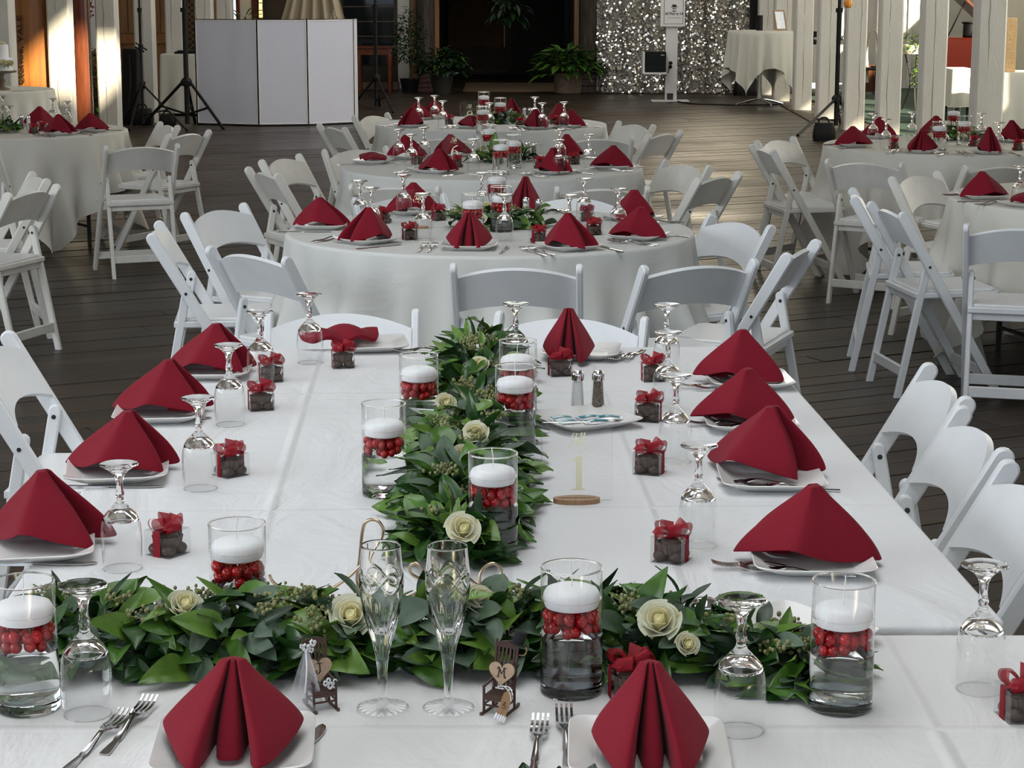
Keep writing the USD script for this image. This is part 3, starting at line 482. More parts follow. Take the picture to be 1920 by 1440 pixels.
def candle_build(key, water_h, nb, tall, berry_top):
    def b(t):
        r, H = 0.0425, tall
        zw = water_h - 0.050; an = np.arange(48) * 2 * np.pi / 48
        vs = obj('vase', MB().lathe([(0, 0.0005), (0.039, 0.0), (r, 0.004), (r, zw), (r - 0.0026, zw), (r - 0.0026, 0.017), (0.036, 0.0145), (0, 0.0140)], 48), 'glass', t, smooth=40)
        obj('upper_wall', MB().lathe([(r - 0.0004, zw), (r - 0.0004, H - 0.001)], 48), 'thinglass', vs, smooth=True); obj('rim', MB().tube(np.column_stack([(r - 0.0012) * np.cos(an), (r - 0.0012) * np.sin(an), np.full(48, H - 0.0012)]), 0.0014, 8, closed=True), 'glass', vs, smooth=True)
        obj('water', MB().lathe([(0, 0.0142), (0.036, 0.0147), (r - 0.0014, 0.0172), (r - 0.0014, zw + 0.0006), (0, zw + 0.0006)], 48), 'water', t, smooth=40)
        obj('water_surface', MB().lathe([(0, water_h), (r - 0.0032, water_h), (r - 0.0012, water_h + 0.0014)], 48), 'thinglass', t, smooth=40); obj('water_line', MB().tube(np.column_stack([(r - 0.0014) * np.cos(an), (r - 0.0014) * np.sin(an), np.full(48, water_h + 0.0006)]), 0.0006, 6, closed=True), 'glass', t, smooth=True)
        cd = obj('floating_candle', MB().lathe([(0, water_h - 0.016), (0.022, water_h - 0.016), (0.036, water_h - 0.011), (0.0388, water_h - 0.002), (0.0386, water_h + 0.006), (0.035, water_h + 0.0125), (0.026, water_h + 0.016), (0.012, water_h + 0.0165), (0, water_h + 0.0160)], 40), 'wax', t, smooth=50)
        w = spline([(0, 0, water_h + 0.014), (0.001, 0.001, water_h + 0.03), (-0.002, 0.0, water_h + 0.048), (-0.001, 0.001, H + 0.006)], 10)
        obj('wick', MB().tube(w, 0.0009, 6), 'wick', cd)
        rg = random.Random(nb); zt = water_h - 0.025; k = 0
        for ring, (n, rr, z) in enumerate([(13, 0.0318, zt), (6, 0.0170, zt - 0.002), (12, 0.0312, zt - 0.0145), (4, 0.014, zt - 0.016)]):
            for i in range(n):
                if ring == 2 and rg.random() < 0.2: continue
                a = (i + 0.5 * ring + rg.uniform(-0.2, 0.2)) / n * 6.283; q = rg.uniform(0.0072, 0.0084)
                obj('cranberry', MB().sphere((rr * math.cos(a), rr * math.sin(a), z + rg.uniform(-0.003, 0.003)), q, 2, (1, 1, 1.08)), 'berry', t, smooth=True)
    return b
def candle(p, label, kind=0, group=None):
    h = (0.134, 0.128, 0.137)[kind]
    return place('candle%d' % kind, candle_build(kind, h, 3 + kind, 0.178, 0), 'candle_vase', label, 'candle', (p[0], p[1], TZ), rng.uniform(0, 360), group)
# napkins: a folded square standing as a tent, gap towards -y; flatter and slumped ones
def napkin_mesh(h=0.145, lean=0.0, wide=1.0, flop=0.0, seed=0, gap=1.0):
    half = [(0.0, -0.072), (0.013, -0.066), (0.017, -0.040), (0.020, -0.020), (0.0235, -0.046), (0.028, -0.088), (0.038, -0.106), (0.052, -0.092), (0.070, -0.050), (0.084, -0.004), (0.078, 0.022), (0.052, 0.060), (0.026, 0.096), (0.010, 0.114)]
    if gap < 1: half = [(x, y if i > 4 else -0.03 - 0.04 * gap) for i, (x, y) in enumerate(half)]
    pts = half + [(0.0, 0.118)] + [(-x, y) for x, y in half[:0:-1]]
    O = spline([(x * wide, y) for x, y in pts], 112, True); P = []; T = np.concatenate([[0, 0.015, 0.04], np.linspace(0.09, 0.97, 16), [0.99, 1.0]])
    top = np.array([0.0, 0.010 + lean]); ridge = np.column_stack([O[:, 0] * 0.16, O[:, 1] * 0.075])
    for t in T:
        s = 1 - t ** 1.22; bulge = 1 + 0.05 * math.sin(math.pi * min(t, 1)) - (0.012 if t == 0 else 0)
        q = O * s * bulge + (top + ridge) * (t ** 1.0)
        z = h * (t if t < 0.9 else 0.9 + 0.1 * math.sin((t - 0.9) * 15.7)) + np.zeros(len(O)); k = np.column_stack([q, z]); nz = meshkit.noise(k * 26 + seed * 9.1, seed)
        q = q * (1 + 0.035 * nz[:, None] * (1 - t)); e = np.clip(np.hypot(O[:, 0] / 0.084, O[:, 1] / 0.112) - 0.62, 0, 1)
        z = z * (1 - flop * 0.5 * t) + (1 - t) ** 3 * 0.004 * e * np.sin(np.arange(len(O)) * 0.35 + seed) + 0.026 * (1 - t) ** 2 * np.clip(np.abs(O[:, 0]) / (0.084 * wide), 0, 1) ** 3
        q = q + flop * t * t * np.array([0.035, 0.02]) * math.sin(seed + 1)
        P.append(np.column_stack([q, np.maximum(z, 0)]))
    P.append(np.repeat(P[-1].mean(0)[None], len(O), 0) + [0, 0, 0.0012])
    return MB().grid(np.array(P), closed_u=True)
NAP = {'tent': dict(h=0.120), 'tent_low': dict(h=0.110, wide=1.12, seed=3), 'tent_lean': dict(h=0.112, lean=-0.03, seed=5, wide=1.05), 'cone': dict(h=0.138, wide=0.78, seed=8), 'slump': dict(h=0.095, wide=1.25, flop=0.5, seed=4), 'wide': dict(h=0.128, wide=1.35, seed=6)}
def flat_napkin():
    P = []
    for i in np.linspace(-1, 1, 22):
        row = []
        for j in np.linspace(-1, 1, 16):
            x, y = 0.105 * i * (1 - 0.12 * j * j), 0.062 * j * (1 - 0.35 * i * i); z = 0.012 + 0.020 * (1 - j * j) * (0.6 + 0.4 * math.cos(2.2 * i)) + 0.006 * math.sin(7 * i + 2 * j)
            row.append((x, y, max(z, 0.004)))
        P.append(row)
    return MB().grid(P, 0.012)
def napkin(p, a, label, kind='tent', sc=1.0, dz=0.012):
    def b(t):
        m = flat_napkin() if kind == 'flat' else napkin_mesh(**NAP[kind])
        obj('folded_cloth', m, 'wine', t, smooth=40)
        if kind != 'flat':                    # the rolled inner fold that shows in the gap, and the hem along a lower edge
            h = NAP[kind]['h'] * 0.86; w = NAP[kind].get('wide', 1); le = NAP[kind].get('lean', 0); fl = NAP[kind].get('flop', 0)
            if not fl: obj('inner_fold', MB().tube([(0.0, -0.060 * (1 - k) + (0.006 + le) * k, h * k + 0.003) for k in np.linspace(0, 1, 12)], [0.0125 * w * (1 - 0.85 * k) for k in np.linspace(0, 1, 12)], 12), 'wine', t, smooth=60)
    return place('napkin_' + kind, b, 'napkin', label, 'napkin', (p[0], p[1], TZ + dz), a - 90 + rng.uniform(-4, 4), None, sc)
def plate_build(t):
    P = []; n = 64; a = (np.arange(n) + 0.5) * 2 * np.pi / n
    def loop(half, z, sq, lift):
        e = 2.0 / sq; x = np.sign(np.cos(a)) * np.abs(np.cos(a)) ** e; y = np.sign(np.sin(a)) * np.abs(np.sin(a)) ** e; cr = np.clip(np.hypot(x, y) - 1, 0, 1)
        return np.column_stack([half * x, half * y, z + lift * cr])
    for h_, z, sq, l in [(0.001, 0.0005, 5, 0), (0.060, 0.0, 6, 0), (0.064, 0.0015, 6, 0), (0.083, 0.010, 7, 0.004), (0.099, 0.0165, 9, 0.012), (0.1005, 0.0185, 9, 0.013), (0.099, 0.0195, 9, 0.013), (0.084, 0.0135, 7, 0.005), (0.068, 0.0062, 6, 0), (0.060, 0.0048, 6, 0), (0.001, 0.0046, 5, 0)]: P.append(loop(h_, z, sq, l))
    P = np.array(P); v = P.reshape(-1, 3); i, j = np.meshgrid(np.arange(len(P) - 1), np.arange(n), indexing='ij'); f = np.stack([i * n + j, i * n + (j + 1) % n, (i + 1) * n + (j + 1) % n, (i + 1) * n + j], -1).reshape(-1, 4)
    q = np.where(np.arange(len(f)) // n < 5, 0, 1)
    obj('rim', clean(v, f[np.isin(np.arange(len(f)) // n, [2, 3, 4, 5, 6, 7])]), 'porcelain', t, smooth=40); obj('well', clean(v, f[~np.isin(np.arange(len(f)) // n, [2, 3, 4, 5, 6, 7])]), 'porcelain', t, smooth=40)
def plate(p, a, label, sc=1.0): return place('plate', plate_build, 'square_plate', label, 'plate', (p[0], p[1], TZ), a, None, sc)
def ribbon(path, w, th, n=40):               # flat stem of cutlery: widths and heights along y
    P = []
    for (y, z), ww in zip(path, w):
        P.append([(u * ww, y, z - 0.0016 * (1 - abs(u)) + 0.0016) for u in (-1, -0.5, 0, 0.5, 1)])
    return MB().grid(P, th)
def fork_build(t):
    ys = np.linspace(-0.095, 0.045, 26); z = lambda y: 0.0015 + 0.010 * math.exp(-((y - 0.015) / 0.035) ** 2)
    w = [0.0062 * (0.72 + 0.28 * math.cos((y + 0.095) * 45)) if y < -0.05 else (0.0028 + 0.0024 * max(0, -y / 0.05) if y < 0.015 else 0.0028 + 0.0092 * min(1, (y - 0.015) / 0.028) ** 0.7) for y in ys]
    obj('handle', ribbon([(y, z(y)) for y in ys], w, 0.0022), 'steel', t)
    for k in range(4):
        x = -0.0098 + k * 0.00653; p = [(x * (1 + 0.0), 0.042 + q * 0.052, z(0.042) + 0.002 - 0.004 * math.sin(q * 2.2) + 0.008 * q * q) for q in np.linspace(0, 1, 8)]
        m = MB()
        for c, d in zip(p[:-1], p[1:]): m.bar(c, np.array(d) + [0, 0.0004, 0], 0.0034, 0.0019)
        obj('tine', m, 'steel', t)
def knife_build(t):
    ys = np.linspace(-0.105, 0.0, 20); w = [0.0070 * (0.75 + 0.25 * math.cos((y + 0.105) * 40)) if y < -0.055 else 0.0045 + 0.0012 * math.cos((y + 0.03) * 60) for y in ys]
    obj('handle', ribbon([(y, 0.0012) for y in ys], w, 0.005), 'steel', t)
    pl = Polygon([(-0.0045, -0.002), (0.0045, -0.002), (0.0050, 0.01), (0.0090, 0.030), (0.0100, 0.060), (0.0080, 0.085), (0.0030, 0.100), (-0.003, 0.106), (-0.0055, 0.100), (-0.0050, 0.05)]).buffer(0.001).simplify(0.0002)
    obj('blade', MB().prism(pl, 0.0018, None, (0, 0, 0.0016)), 'steel', t)
def box_build(t):
    w, h = 0.0275, 0.044
    obj('clear_box', MB().box((-w, -w, 0), (w, w, h)), 'pane', t, smooth=False)
    def fl(v, an): k = 1 + 0.05 * np.sign(np.sin(18 * an))[None, :]; v[..., 0] *= k; v[..., 1] *= k; return v
    obj('paper_cup', MB().lathe([(0, 0.014), (0.0205, 0.014), (0.0258, 0.033), (0.0238, 0.033), (0.019, 0.017), (0, 0.017)], 72, fn=fl), 'cup', t, smooth=False)
    for k in range(4): obj('chocolate', MB().sphere(((-0.0140, 0.0140)[k % 2], (-0.0140, 0.0140)[k // 2], 0.0105), 0.0116, 2, (1.12, 1.12, 0.88)), 'choc', t, smooth=True)
    obj('truffle', MB().sphere((0, 0, 0.030), 0.0150, 2, (1.3, 1.3, 0.75)), 'choc', t, smooth=True)
    g = w + 0.0006
    obj('ribbon', MB().box((-g, -0.008, 0), (-g + 0.0005, 0.008, h)).box((g - 0.0005, -0.008, 0), (g, 0.008, h)).box((-g, -0.008, h), (g, 0.008, h + 0.0006)), 'organza', t, smooth=False)
    bw = MB(); rg = random.Random(2)
    for k in range(6):
        a = k * 1.047 + rg.uniform(-0.2, 0.2); L = rg.uniform(0.024, 0.034); lp = []
        for q in np.linspace(0, 1, 14):
            ph = q * 2 * math.pi; r = L * math.sin(ph / 2) ** 1.0; zz = 0.010 * math.sin(ph) + 0.014 * math.sin(ph / 2) * (0.6 + 0.4 * (k % 2)); c = np.array([r * math.cos(a), r * math.sin(a), h + 0.002 + zz]); n = np.array([-math.sin(a), math.cos(a), 0.25])
            wd = 0.0040 + 0.0080 * math.sin(ph / 2); lp.append([c - n * wd, c, c + n * wd])
        bw.grid(lp)
    for a in (0.6, 3.9): bw.grid([[np.array([q * 0.034 * math.cos(a), q * 0.034 * math.sin(a), h + 0.004 + 0.010 * math.sin(q * 3)]) + s * 0.007 * np.array([-math.sin(a), math.cos(a), 0]) for s in (-1, 0, 1)] for q in np.linspace(0, 1, 8)])
    obj('bow', bw, 'organza', t, smooth=60)
def favor(p, a, label): return place('favor', box_build, 'favor_box', label, 'box', (p[0], p[1], TZ), a + rng.uniform(-12, 12))
def shaker_build(fill, squat):
    def b(t):
        H, r0, r1 = (0.064, 0.0190, 0.0175) if squat else (0.082, 0.0178, 0.0125)
        obj('jar', MB().lathe([(0, 0.0), (r0 - 0.002, 0), (r0, 0.003), (r1, H - 0.004), (r1 - 0.002, H)], 10 if not squat else 16), 'thinglass', t, smooth=50 if squat else False)
        q = 0.6 if squat else 0.93
        obj('contents', MB().lathe([(0, 0.005), (r0 - 0.0032, 0.0055), ((r0 - 0.0032) * (1 - q) + (r1 - 0.0028) * q, H * q), (0, H * q)], 20), fill, t, smooth=40)
        c = r1 + 0.0012
        obj('cap', MB().lathe([(c - 0.001, H - 0.006), (c, H - 0.005), (c, H + 0.007), (c - 0.002, H + 0.0125), (c * 0.6, H + 0.0165), (0, H + 0.0175)], 24), 'chrome', t, smooth=40)
        hm = MB()
        for k in range(7): hm.sphere((0.0 if k == 6 else 0.0055 * math.cos(k * 1.047), 0.0 if k == 6 else 0.0055 * math.sin(k * 1.047), H + (0.0174 if k == 6 else 0.0168)), 0.0009, 1, (1, 1, 0.3))
        obj('holes', hm, 'ink', t)
    return b
def shaker(p, fill, label, squat=False, sc=1.0): return place('shaker_%s%d' % (fill, squat), shaker_build(fill, squat), fill + '_shaker', label, 'shaker', (p[0], p[1], TZ), 10, None, sc)
# lettering: strokes with a broad and a fine nib
def strokes(paths, h, w0, w1, depth=0.0006):  # paths in units of h; thick where the stroke runs down
    ps = []
    for p in paths:
        q = spline(p, 10 * len(p)); d = np.gradient(q, axis=0); dl = np.hypot(d[:, 0], d[:, 1]) + 1e-9
        w = w0 + (w1 - w0) * np.clip(-d[:, 1] / dl, 0, 1) ** 2
        for i in range(len(q) - 1): ps.append(LineString([q[i] * h, q[i + 1] * h]).buffer((w[i] + 0.0) * h / 2, quad_segs=3))
    return unary_union(ps).simplify(h * 0.004)
TABLE = [[(0.02, 0.80), (0.10, 0.98), (0.35, 1.00), (0.62, 0.92), (0.80, 1.02)], [(0.44, 0.95), (0.36, 0.6), (0.24, 0.2), (0.08, 0.02), (-0.18, 0.0), (-0.30, 0.12), (-0.22, 0.30), (-0.05, 0.36)], [(0.22, 0.9), (0.05, 0.75), (0.08, 0.55)],
         [(0.60, 0.42), (0.48, 0.40), (0.40, 0.15), (0.50, 0.06), (0.60, 0.30)], [(0.62, 0.44), (0.55, 0.12), (0.62, 0.05), (0.72, 0.2)], [(0.70, 0.15), (0.90, 0.7), (0.98, 0.98), (0.90, 1.0), (0.78, 0.5), (0.76, 0.1), (0.88, 0.08), (0.94, 0.30), (0.90, 0.42)],
         [(0.96, 0.15), (1.16, 0.7), (1.24, 1.0), (1.15, 1.0), (1.04, 0.5), (1.02, 0.1), (1.12, 0.1)], [(1.10, 0.12), (1.28, 0.36), (1.22, 0.46), (1.13, 0.25), (1.20, 0.05), (1.34, 0.12)], [(-0.30, 0.1), (-0.25, -0.22), (0.1, -0.38), (0.6, -0.24), (0.95, -0.10)], [(0.70, -0.18), (0.72, -0.48), (1.05, -0.60), (1.30, -0.42), (1.26, -0.22)]]
def numeral(n):
    if n == 1: return unary_union([sbox(-0.085, 0.02, 0.085, 0.98), Polygon([(-0.26, 0.90), (-0.085, 0.93), (0.085, 1.0), (0.085, 0.90), (-0.085, 0.80), (-0.12, 0.86), (-0.26, 0.885)]), Polygon([(-0.20, 0), (0.20, 0), (0.20, 0.02), (0.085, 0.06), (-0.085, 0.06), (-0.20, 0.02)])])
    o = affinity.scale(Point(0, 0).buffer(1, 24), 0.30, 0.32).difference(affinity.scale(Point(0, 0).buffer(1, 24), 0.17, 0.275))
    six = unary_union([affinity.translate(o, 0, 0.32), strokes([[(-0.24, 0.34), (-0.20, 0.62), (-0.02, 0.88), (0.24, 1.0)]], 1, 0.09, 0.15)])
    return six if n == 6 else affinity.rotate(six, 180, origin=(0, 0.5))
def table_sign(p, a, n, label):
    t = thing('table_sign', label, 'sign', (p[0], p[1], TZ), a - 90)
    b = affinity.scale(Point(0, 0).buffer(1, 24), 0.044, 0.022)
    obj('base', MB().prism(b.difference(sbox(-0.034, -0.0022, 0.034, 0.0022)), 0.009), 'oak', t, smooth=30)
    obj('panel', MB().prism(sbox(-0.066, 0.0, 0.066, 0.150).buffer(-0.004).buffer(0.004), 0.0028, XYZ_XZ, (0, 0.0014, 0.004)), 'acrylic', t, smooth=30)
    ed = sbox(-0.066, 0.0, 0.066, 0.150).buffer(-0.004).buffer(0.004); obj('panel_edge', MB().prism(ed.buffer(0.0002).difference(ed.buffer(-0.0005)), 0.003, XYZ_XZ, (0, 0.0015, 0.004)), 'pane', t)
    if n: obj('number', MB().prism(affinity.scale(numeral(n), 0.066, 0.066, origin=(0, 0)), 0.0006, XYZ_XZ, (0.004, -0.0015, 0.024)), 'gold', t)
    obj('word', MB().prism(strokes(TABLE, 0.021, 0.030, 0.10), 0.0004, XYZ_XZ, (-0.010, -0.0015, 0.112)), 'gold', t)
# ================================================================ greenery
def leaf(L, W, kind, rg):
    ny = 9; P = []
    curl, fold, tw = rg.uniform(-0.5, 0.9), rg.uniform(0.12, 0.45), rg.uniform(-0.4, 0.4)
    for i in range(ny):
        s = i / (ny - 1)
        w = {0: math.sin(math.pi * s ** 0.75) ** 0.8 * (1 - 0.25 * s), 1: math.sin(math.pi * s ** 0.9) ** 0.9, 2: math.sin(math.pi * s ** 0.85) ** 0.62}[kind] * W / 2 + 0.0004
        x, z = L * (s - 0.10 * curl * s * s), -L * 0.32 * curl * s * s + 0.08 * L * math.sin(s * 3.1); row = []
        for u in (-1, -0.5, 0, 0.5, 1):
            yy = u * w; zz = z + fold * abs(u) * w + 0.06 * W * math.sin(6 * s + 3 * u + tw * 9) * abs(u); a = tw * s
            row.append((x, yy * math.cos(a) - zz * math.sin(a) * 0.3, zz + yy * math.sin(a)))
        P.append(row)
    m = MB().grid(P); st = np.array([[-0.012, 0, -0.002], [0, 0, 0]]); m.tube(st, 0.0009, 4, False); return m.out()
def orient(m, p, d, nrm):
    d = d / np.linalg.norm(d); y = np.cross(nrm, d); y /= np.linalg.norm(y) + 1e-9; z = np.cross(d, y); return m[0] @ np.column_stack([d, y, z]).T + p, m[1]
SIZES = {0: ((0.062, 0.100), (0.040, 0.064)), 1: ((0.055, 0.088), (0.014, 0.024)), 2: ((0.050, 0.080), (0.028, 0.044))}
MATS = {0: [0, 0, 1, 1, 5], 1: [0, 2, 2, 5], 2: [3, 4, 3, 4]}
def garland(label, path, hw, hh, nparts, nstuff, seed, mix=(0.45, 0.33, 0.22), seeds=14, avoid=(), name='greenery_garland', cat='garland', zlow=0.004, scl=1.0):
    rg = random.Random(seed); path = np.asarray(path, float); t = thing(name, label, cat, (path[0][0], path[0][1], TZ)); o = np.array([path[0][0], path[0][1], 0])
    sp = spline(path, 200); seg = np.r_[0, np.cumsum(np.linalg.norm(np.diff(sp, axis=0), axis=1))]; N = seg[-1]; stuff = {}
    def one(under):
        for _ in range(30):
            s = rg.random(); i = min(int(s * 198), 198); c = sp[i]; tg = sp[i + 1] - sp[i]; tg = np.array([tg[0], tg[1], 0]) / np.linalg.norm(tg); nr = np.array([-tg[1], tg[0], 0])
            W_, H_ = hw(s), hh(s); d = rg.uniform(-1, 1); e = math.sqrt(max(0, 1 - d * d)); h = H_ * e * (rg.uniform(0.1, 0.75) if under else rg.uniform(0.55, 1.0))
            p = np.array([c[0], c[1], 0]) + nr * d * W_ * 0.72 + np.array([0, 0, max(h, zlow + 0.006)])
            if all((p[0] - a[0]) ** 2 + (p[1] - a[1]) ** 2 > a[2] ** 2 for a in avoid): break
        kind = rg.choices([0, 1, 2], mix)[0]; (l0, l1), (w0, w1) = SIZES[kind]; L = rg.uniform(l0, l1) * scl; W = rg.uniform(w0, w1) * scl
        dr = nr * (d * 1.1 + rg.uniform(-0.5, 0.5)) + tg * rg.uniform(-1.1, 1.1) + np.array([0, 0, rg.uniform(-0.25, 0.55) * e + 0.32 * (kind == 1)])
        nm = np.array([0, 0, 1.0]) + nr * d * 0.9 + np.array([rg.uniform(-.5, .5), rg.uniform(-.6, .3), 0])
        v, f = orient(leaf(L, W, kind, rg), p, dr, nm); v[:, 2] = np.maximum(v[:, 2], zlow)
        for a in avoid:                        # leaves bend round the vases that stand among them
            q = v[:, :2] - np.array(a[:2]); r = np.hypot(q[:, 0], q[:, 1]); k = r < a[2]
            v[k, :2] = np.array(a[:2]) + q[k] * (a[2] / np.maximum(r[k], 1e-4))[:, None]
        return v - o, f, rg.choice(MATS[kind])
    for k in range(nparts): v, f, m = one(False); obj('leaf', (v, f), 'leaf%d' % m, t, smooth=80)
    for k in range(nstuff):
        v, f, m = one(True); stuff.setdefault(m, MB()).add(v, f)
    for m, b in sorted(stuff.items()): obj('inner_leaves', b, 'leaf%d' % m, t, kind='stuff', smooth=80)
    st = MB()
    for k in range(3):
        q = sp[::8]; st.tube(np.column_stack([q + np.array([[rg.uniform(-.03, .03), rg.uniform(-.03, .03)] for _ in q]), np.full(len(q), 0.014)]) - o, 0.0016, 5)
    obj('stems', st, 'twig', t)
    for k in range(seeds):
        s = rg.random(); c = sp[int(s * 199)]; d = rg.uniform(-0.8, 0.8); i = min(int(s * 198), 198); tg = sp[i + 1] - sp[i]; tg /= np.linalg.norm(tg); nr = np.array([-tg[1], tg[0]])
        c = np.array([*(c + nr * d * hw(s) * 0.8), hh(s) * math.sqrt(1 - d * d) * rg.uniform(0.85, 1.0) + 0.014])
        if any((c[0] - a[0]) ** 2 + (c[1] - a[1]) ** 2 < (a[2] + 0.02) ** 2 for a in avoid): continue
        b = MB(); n = rg.randint(20, 32)
        for j in range(n):
            a, u = rg.uniform(0, 6.28), rg.uniform(0.1, 1); q = c + np.array([math.cos(a) * 0.030 * u, math.sin(a) * 0.030 * u, 0.016 * rg.random()]); b.sphere(q - o, rg.uniform(0.0022, 0.0036), 1, (1, 1, 1.25))
            if j % 3 == 0: b.rod(c - o, q - o, 0.0006, 4)
        obj('seed_cluster', b, 'seed', t, smooth=60)
    return t
def rose_build(full):
    def b(t):
        rg = random.Random(full * 7 + 1); R = 0.021
        obj('heart', MB().lathe([(0, 0.0), (0.006, 0.004), (0.0082, 0.014), (0.0070, 0.026), (0.0045, 0.030), (0.002, 0.027), (0, 0.026)], 18, fn=lambda v, an: v * (1 + 0.10 * np.sin(3 * an + 0 * an)[None, :, None] * np.array([1, 1, 0]))), 'petal_in', t, smooth=60)
        for k in range(15):
            lay = k / 14; a0 = k * 2.4; r = 0.0068 + 0.0135 * lay; hgt = 0.033 - 0.009 * lay; op = 0.15 + (0.75 if full else 0.45) * lay; P = []
            for i in np.linspace(0, 1, 7):
                row = []
                for u in np.linspace(-1, 1, 9):
                    a = a0 + u * (0.95 - 0.15 * lay); rr = r * (0.35 + 0.65 * math.sin(min(i * 1.7, 1.57))) + op * 0.012 * i * i - 0.0012 * (1 - u * u) * i; z = hgt * i * (1 - 0.16 * u * u) + 0.002 - op * 0.006 * i ** 4 + 0.0010 * math.sin(5 * u + k) * i
                    row.append((rr * math.cos(a), rr * math.sin(a), z))
                P.append(row)
            obj('petal', MB().grid(P, 0.0006), 'petal' if k > 3 else 'petal_in', t, smooth=70)
        sp = MB()
        for k in range(5): a = k * 1.257; sp.hull([(0.004 * math.cos(a + 1.5), 0.004 * math.sin(a + 1.5), 0.001), (-0.004 * math.cos(a + 1.5), -0.004 * math.sin(a + 1.5), 0.001), (0.024 * math.cos(a), 0.024 * math.sin(a), -0.002), (0.01 * math.cos(a), 0.01 * math.sin(a), 0.0035)])
        obj('sepals', sp.rod((0, 0, 0.002), (0, 0, -0.03), 0.0018, 6), 'leaf1', t)
    return b
def rose(p, tilt, rot, label, full=1, sc=1.0): return place('rose%d' % full, rose_build(full), 'rose', label, 'flower', p, rot, None, sc, tilt)
def bush(t, c, R, H, n, kindW, seed, mats, name='leaf', L=(0.12, 0.2), W=(0.04, 0.07), up=0.5, z0=0.0, parts=0):
    rg = random.Random(seed); st = {}
    for k in range(n):
        a, r = rg.uniform(0, 6.283), math.sqrt(rg.random()); h = H * rg.uniform(0.1, 1.0) * (1 - 0.45 * r * r)
        p = np.array([c[0] + R * r * math.cos(a), c[1] + R * r * math.sin(a), z0 + h]); d = np.array([math.cos(a), math.sin(a), up - r * 0.9 + rg.uniform(-.4, .4)])
        m = orient(leaf(rg.uniform(*L), rg.uniform(*W), kindW, rg), p, d, np.array([-math.cos(a) * 0.3, -math.sin(a) * 0.3, 1.0])); mt = rg.choice(mats)
        if k < parts: obj(name, m, 'leaf%d' % mt, t, smooth=80)
        else: st.setdefault(mt, MB()).add(*m)
    for mt, b in sorted(st.items()): obj('foliage', b, 'leaf%d' % mt, t, smooth=80, kind='stuff')
# ================================================================ what stands on the tables
FOOT = TZ + 0.178
def cut(kind, p, ang, label):
    L = 0.094 if kind == 'fork' else 0.106; a = math.radians(ang)
    return place(kind, fork_build if kind == 'fork' else knife_build, kind, label, kind, (p[0] - L * math.cos(a), p[1] - L * math.sin(a), TZ + 0.0004), ang - 90)
def tip(px, py, kind, ang, label): return cut(kind, at(px, py, TZ), ang, label)
# --- head table across the front
plate(at(440, 1418, TZ), 4, 'white square plate under the left front napkin'); plate(at(1215, 1425, TZ), -2, 'white square plate under the right front napkin')
napkin(at(440, 1402, TZ), 93, 'wine red napkin standing left at the front of the head table', 'tent', (1.04, 1.04, 0.86))
napkin(at(1218, 1420, TZ), 88, 'wine red napkin standing right at the front of the head table', 'cone', (1.1, 1.0, 0.80))
tip(237, 1347, 'fork', 78, 'outer fork left of the left front napkin'); tip(283, 1321, 'fork', 82, 'inner fork beside the left front napkin')
tip(1014, 1357, 'fork', 86, 'outer fork left of the right front napkin'); tip(1057, 1339, 'fork', 90, 'inner fork beside the right front napkin')
tip(609, 1363, 'knife', 74, 'knife right of the left front napkin'); tip(1331, 1383, 'knife', 91, 'knife right of the right front napkin')
for p, l in (((165, 1339), 'upturned goblet at the front left corner, before the garland'), ((1386, 1370), 'upturned goblet right of the right front napkin'), ((1836, 1293), 'upturned goblet at the right edge of the head table')): goblet(at(*p, TZ), l)
favor(at(1915, 1345, TZ), 20, 'clear favor box cut by the right edge of the head table'); favor(at(1180, 1305, TZ), 10, 'favor box whose red bow peeps over the right front napkin')
# --- long table
Lw = ['farthest', 'second from far', 'third from far', 'nearest']
LEFT = [((395, 698), 'tent_lean', -14, (395, 704), (490, 719), (508, 714), None), ((305, 775), 'tent_lean', -14, (300, 784), (432, 796), (489, 767), (396, 786)), ((228, 884), 'tent_lean', -12, (220, 894), (376, 916), (432, 890), (308, 914)), ((96, 1022), 'tent', -16, (66, 1038), (230, 1066), (315, 1038), (181, 1059))]
RIGHT = [((1384, 716), 'tent', 150, (1405, 722), (1251, 571), (1224, 713), (1273, 729)), ((1392, 792), 'tent_low', 158, (1405, 800), (1253, 623), (1216, 788), (1288, 800)), ((1428, 886), 'tent_lean', -40, (1445, 908), (1268, 704), (1218, 886), (1345, 911)), ((1511, 1048), 'tent_low', 160, (1522, 1062), (1311, 835), (1259, 1050), (1335, 1068))]
for i, (n, k, g, pl, go, fb, kn) in enumerate(LEFT):
    w = Lw[i] + ' on the left of the long table'
    plate(at(*pl, TZ), 2 + 3 * i, 'white square plate ' + w); napkin(at(*n, TZ), g + 180, 'wine red napkin ' + w, k)
    goblet(at(*go, TZ), 'upturned goblet ' + w); favor(at(*fb, TZ), 6 + 15 * i, 'favor box with red bow, ' + w)
    if kn: tip(*kn, 'knife', 1 - i, 'knife ' + w)
for i, (n, k, g, pl, go, fb, fk) in enumerate(RIGHT):
    w = Lw[i] + ' on the right of the long table'
    plate(at(*pl, TZ), 3 - 2 * i, 'white square plate ' + w); napkin(at(*n, TZ), g + 180, 'wine red napkin ' + w, k, (0.98, 1.0, 1.12, 1.06)[i])
    goblet(at(*go, FOOT), 'upturned goblet ' + w); favor(at(*fb, TZ), 5 - 9 * i, 'favor box with red bow, ' + w)
    tip(fk[0], fk[1], 'fork', 183, 'outer fork ' + w)
    tip(fk[0] + 28 + 8 * i, fk[1] + 4 + i, 'fork', 174, 'inner fork ' + w)
plate(at(694, 654, TZ), 8, 'white square plate at the far end of the long table, left'); napkin(at(637, 650, TZ), 100, 'flat folded wine red napkin at the far end of the long table', 'flat')
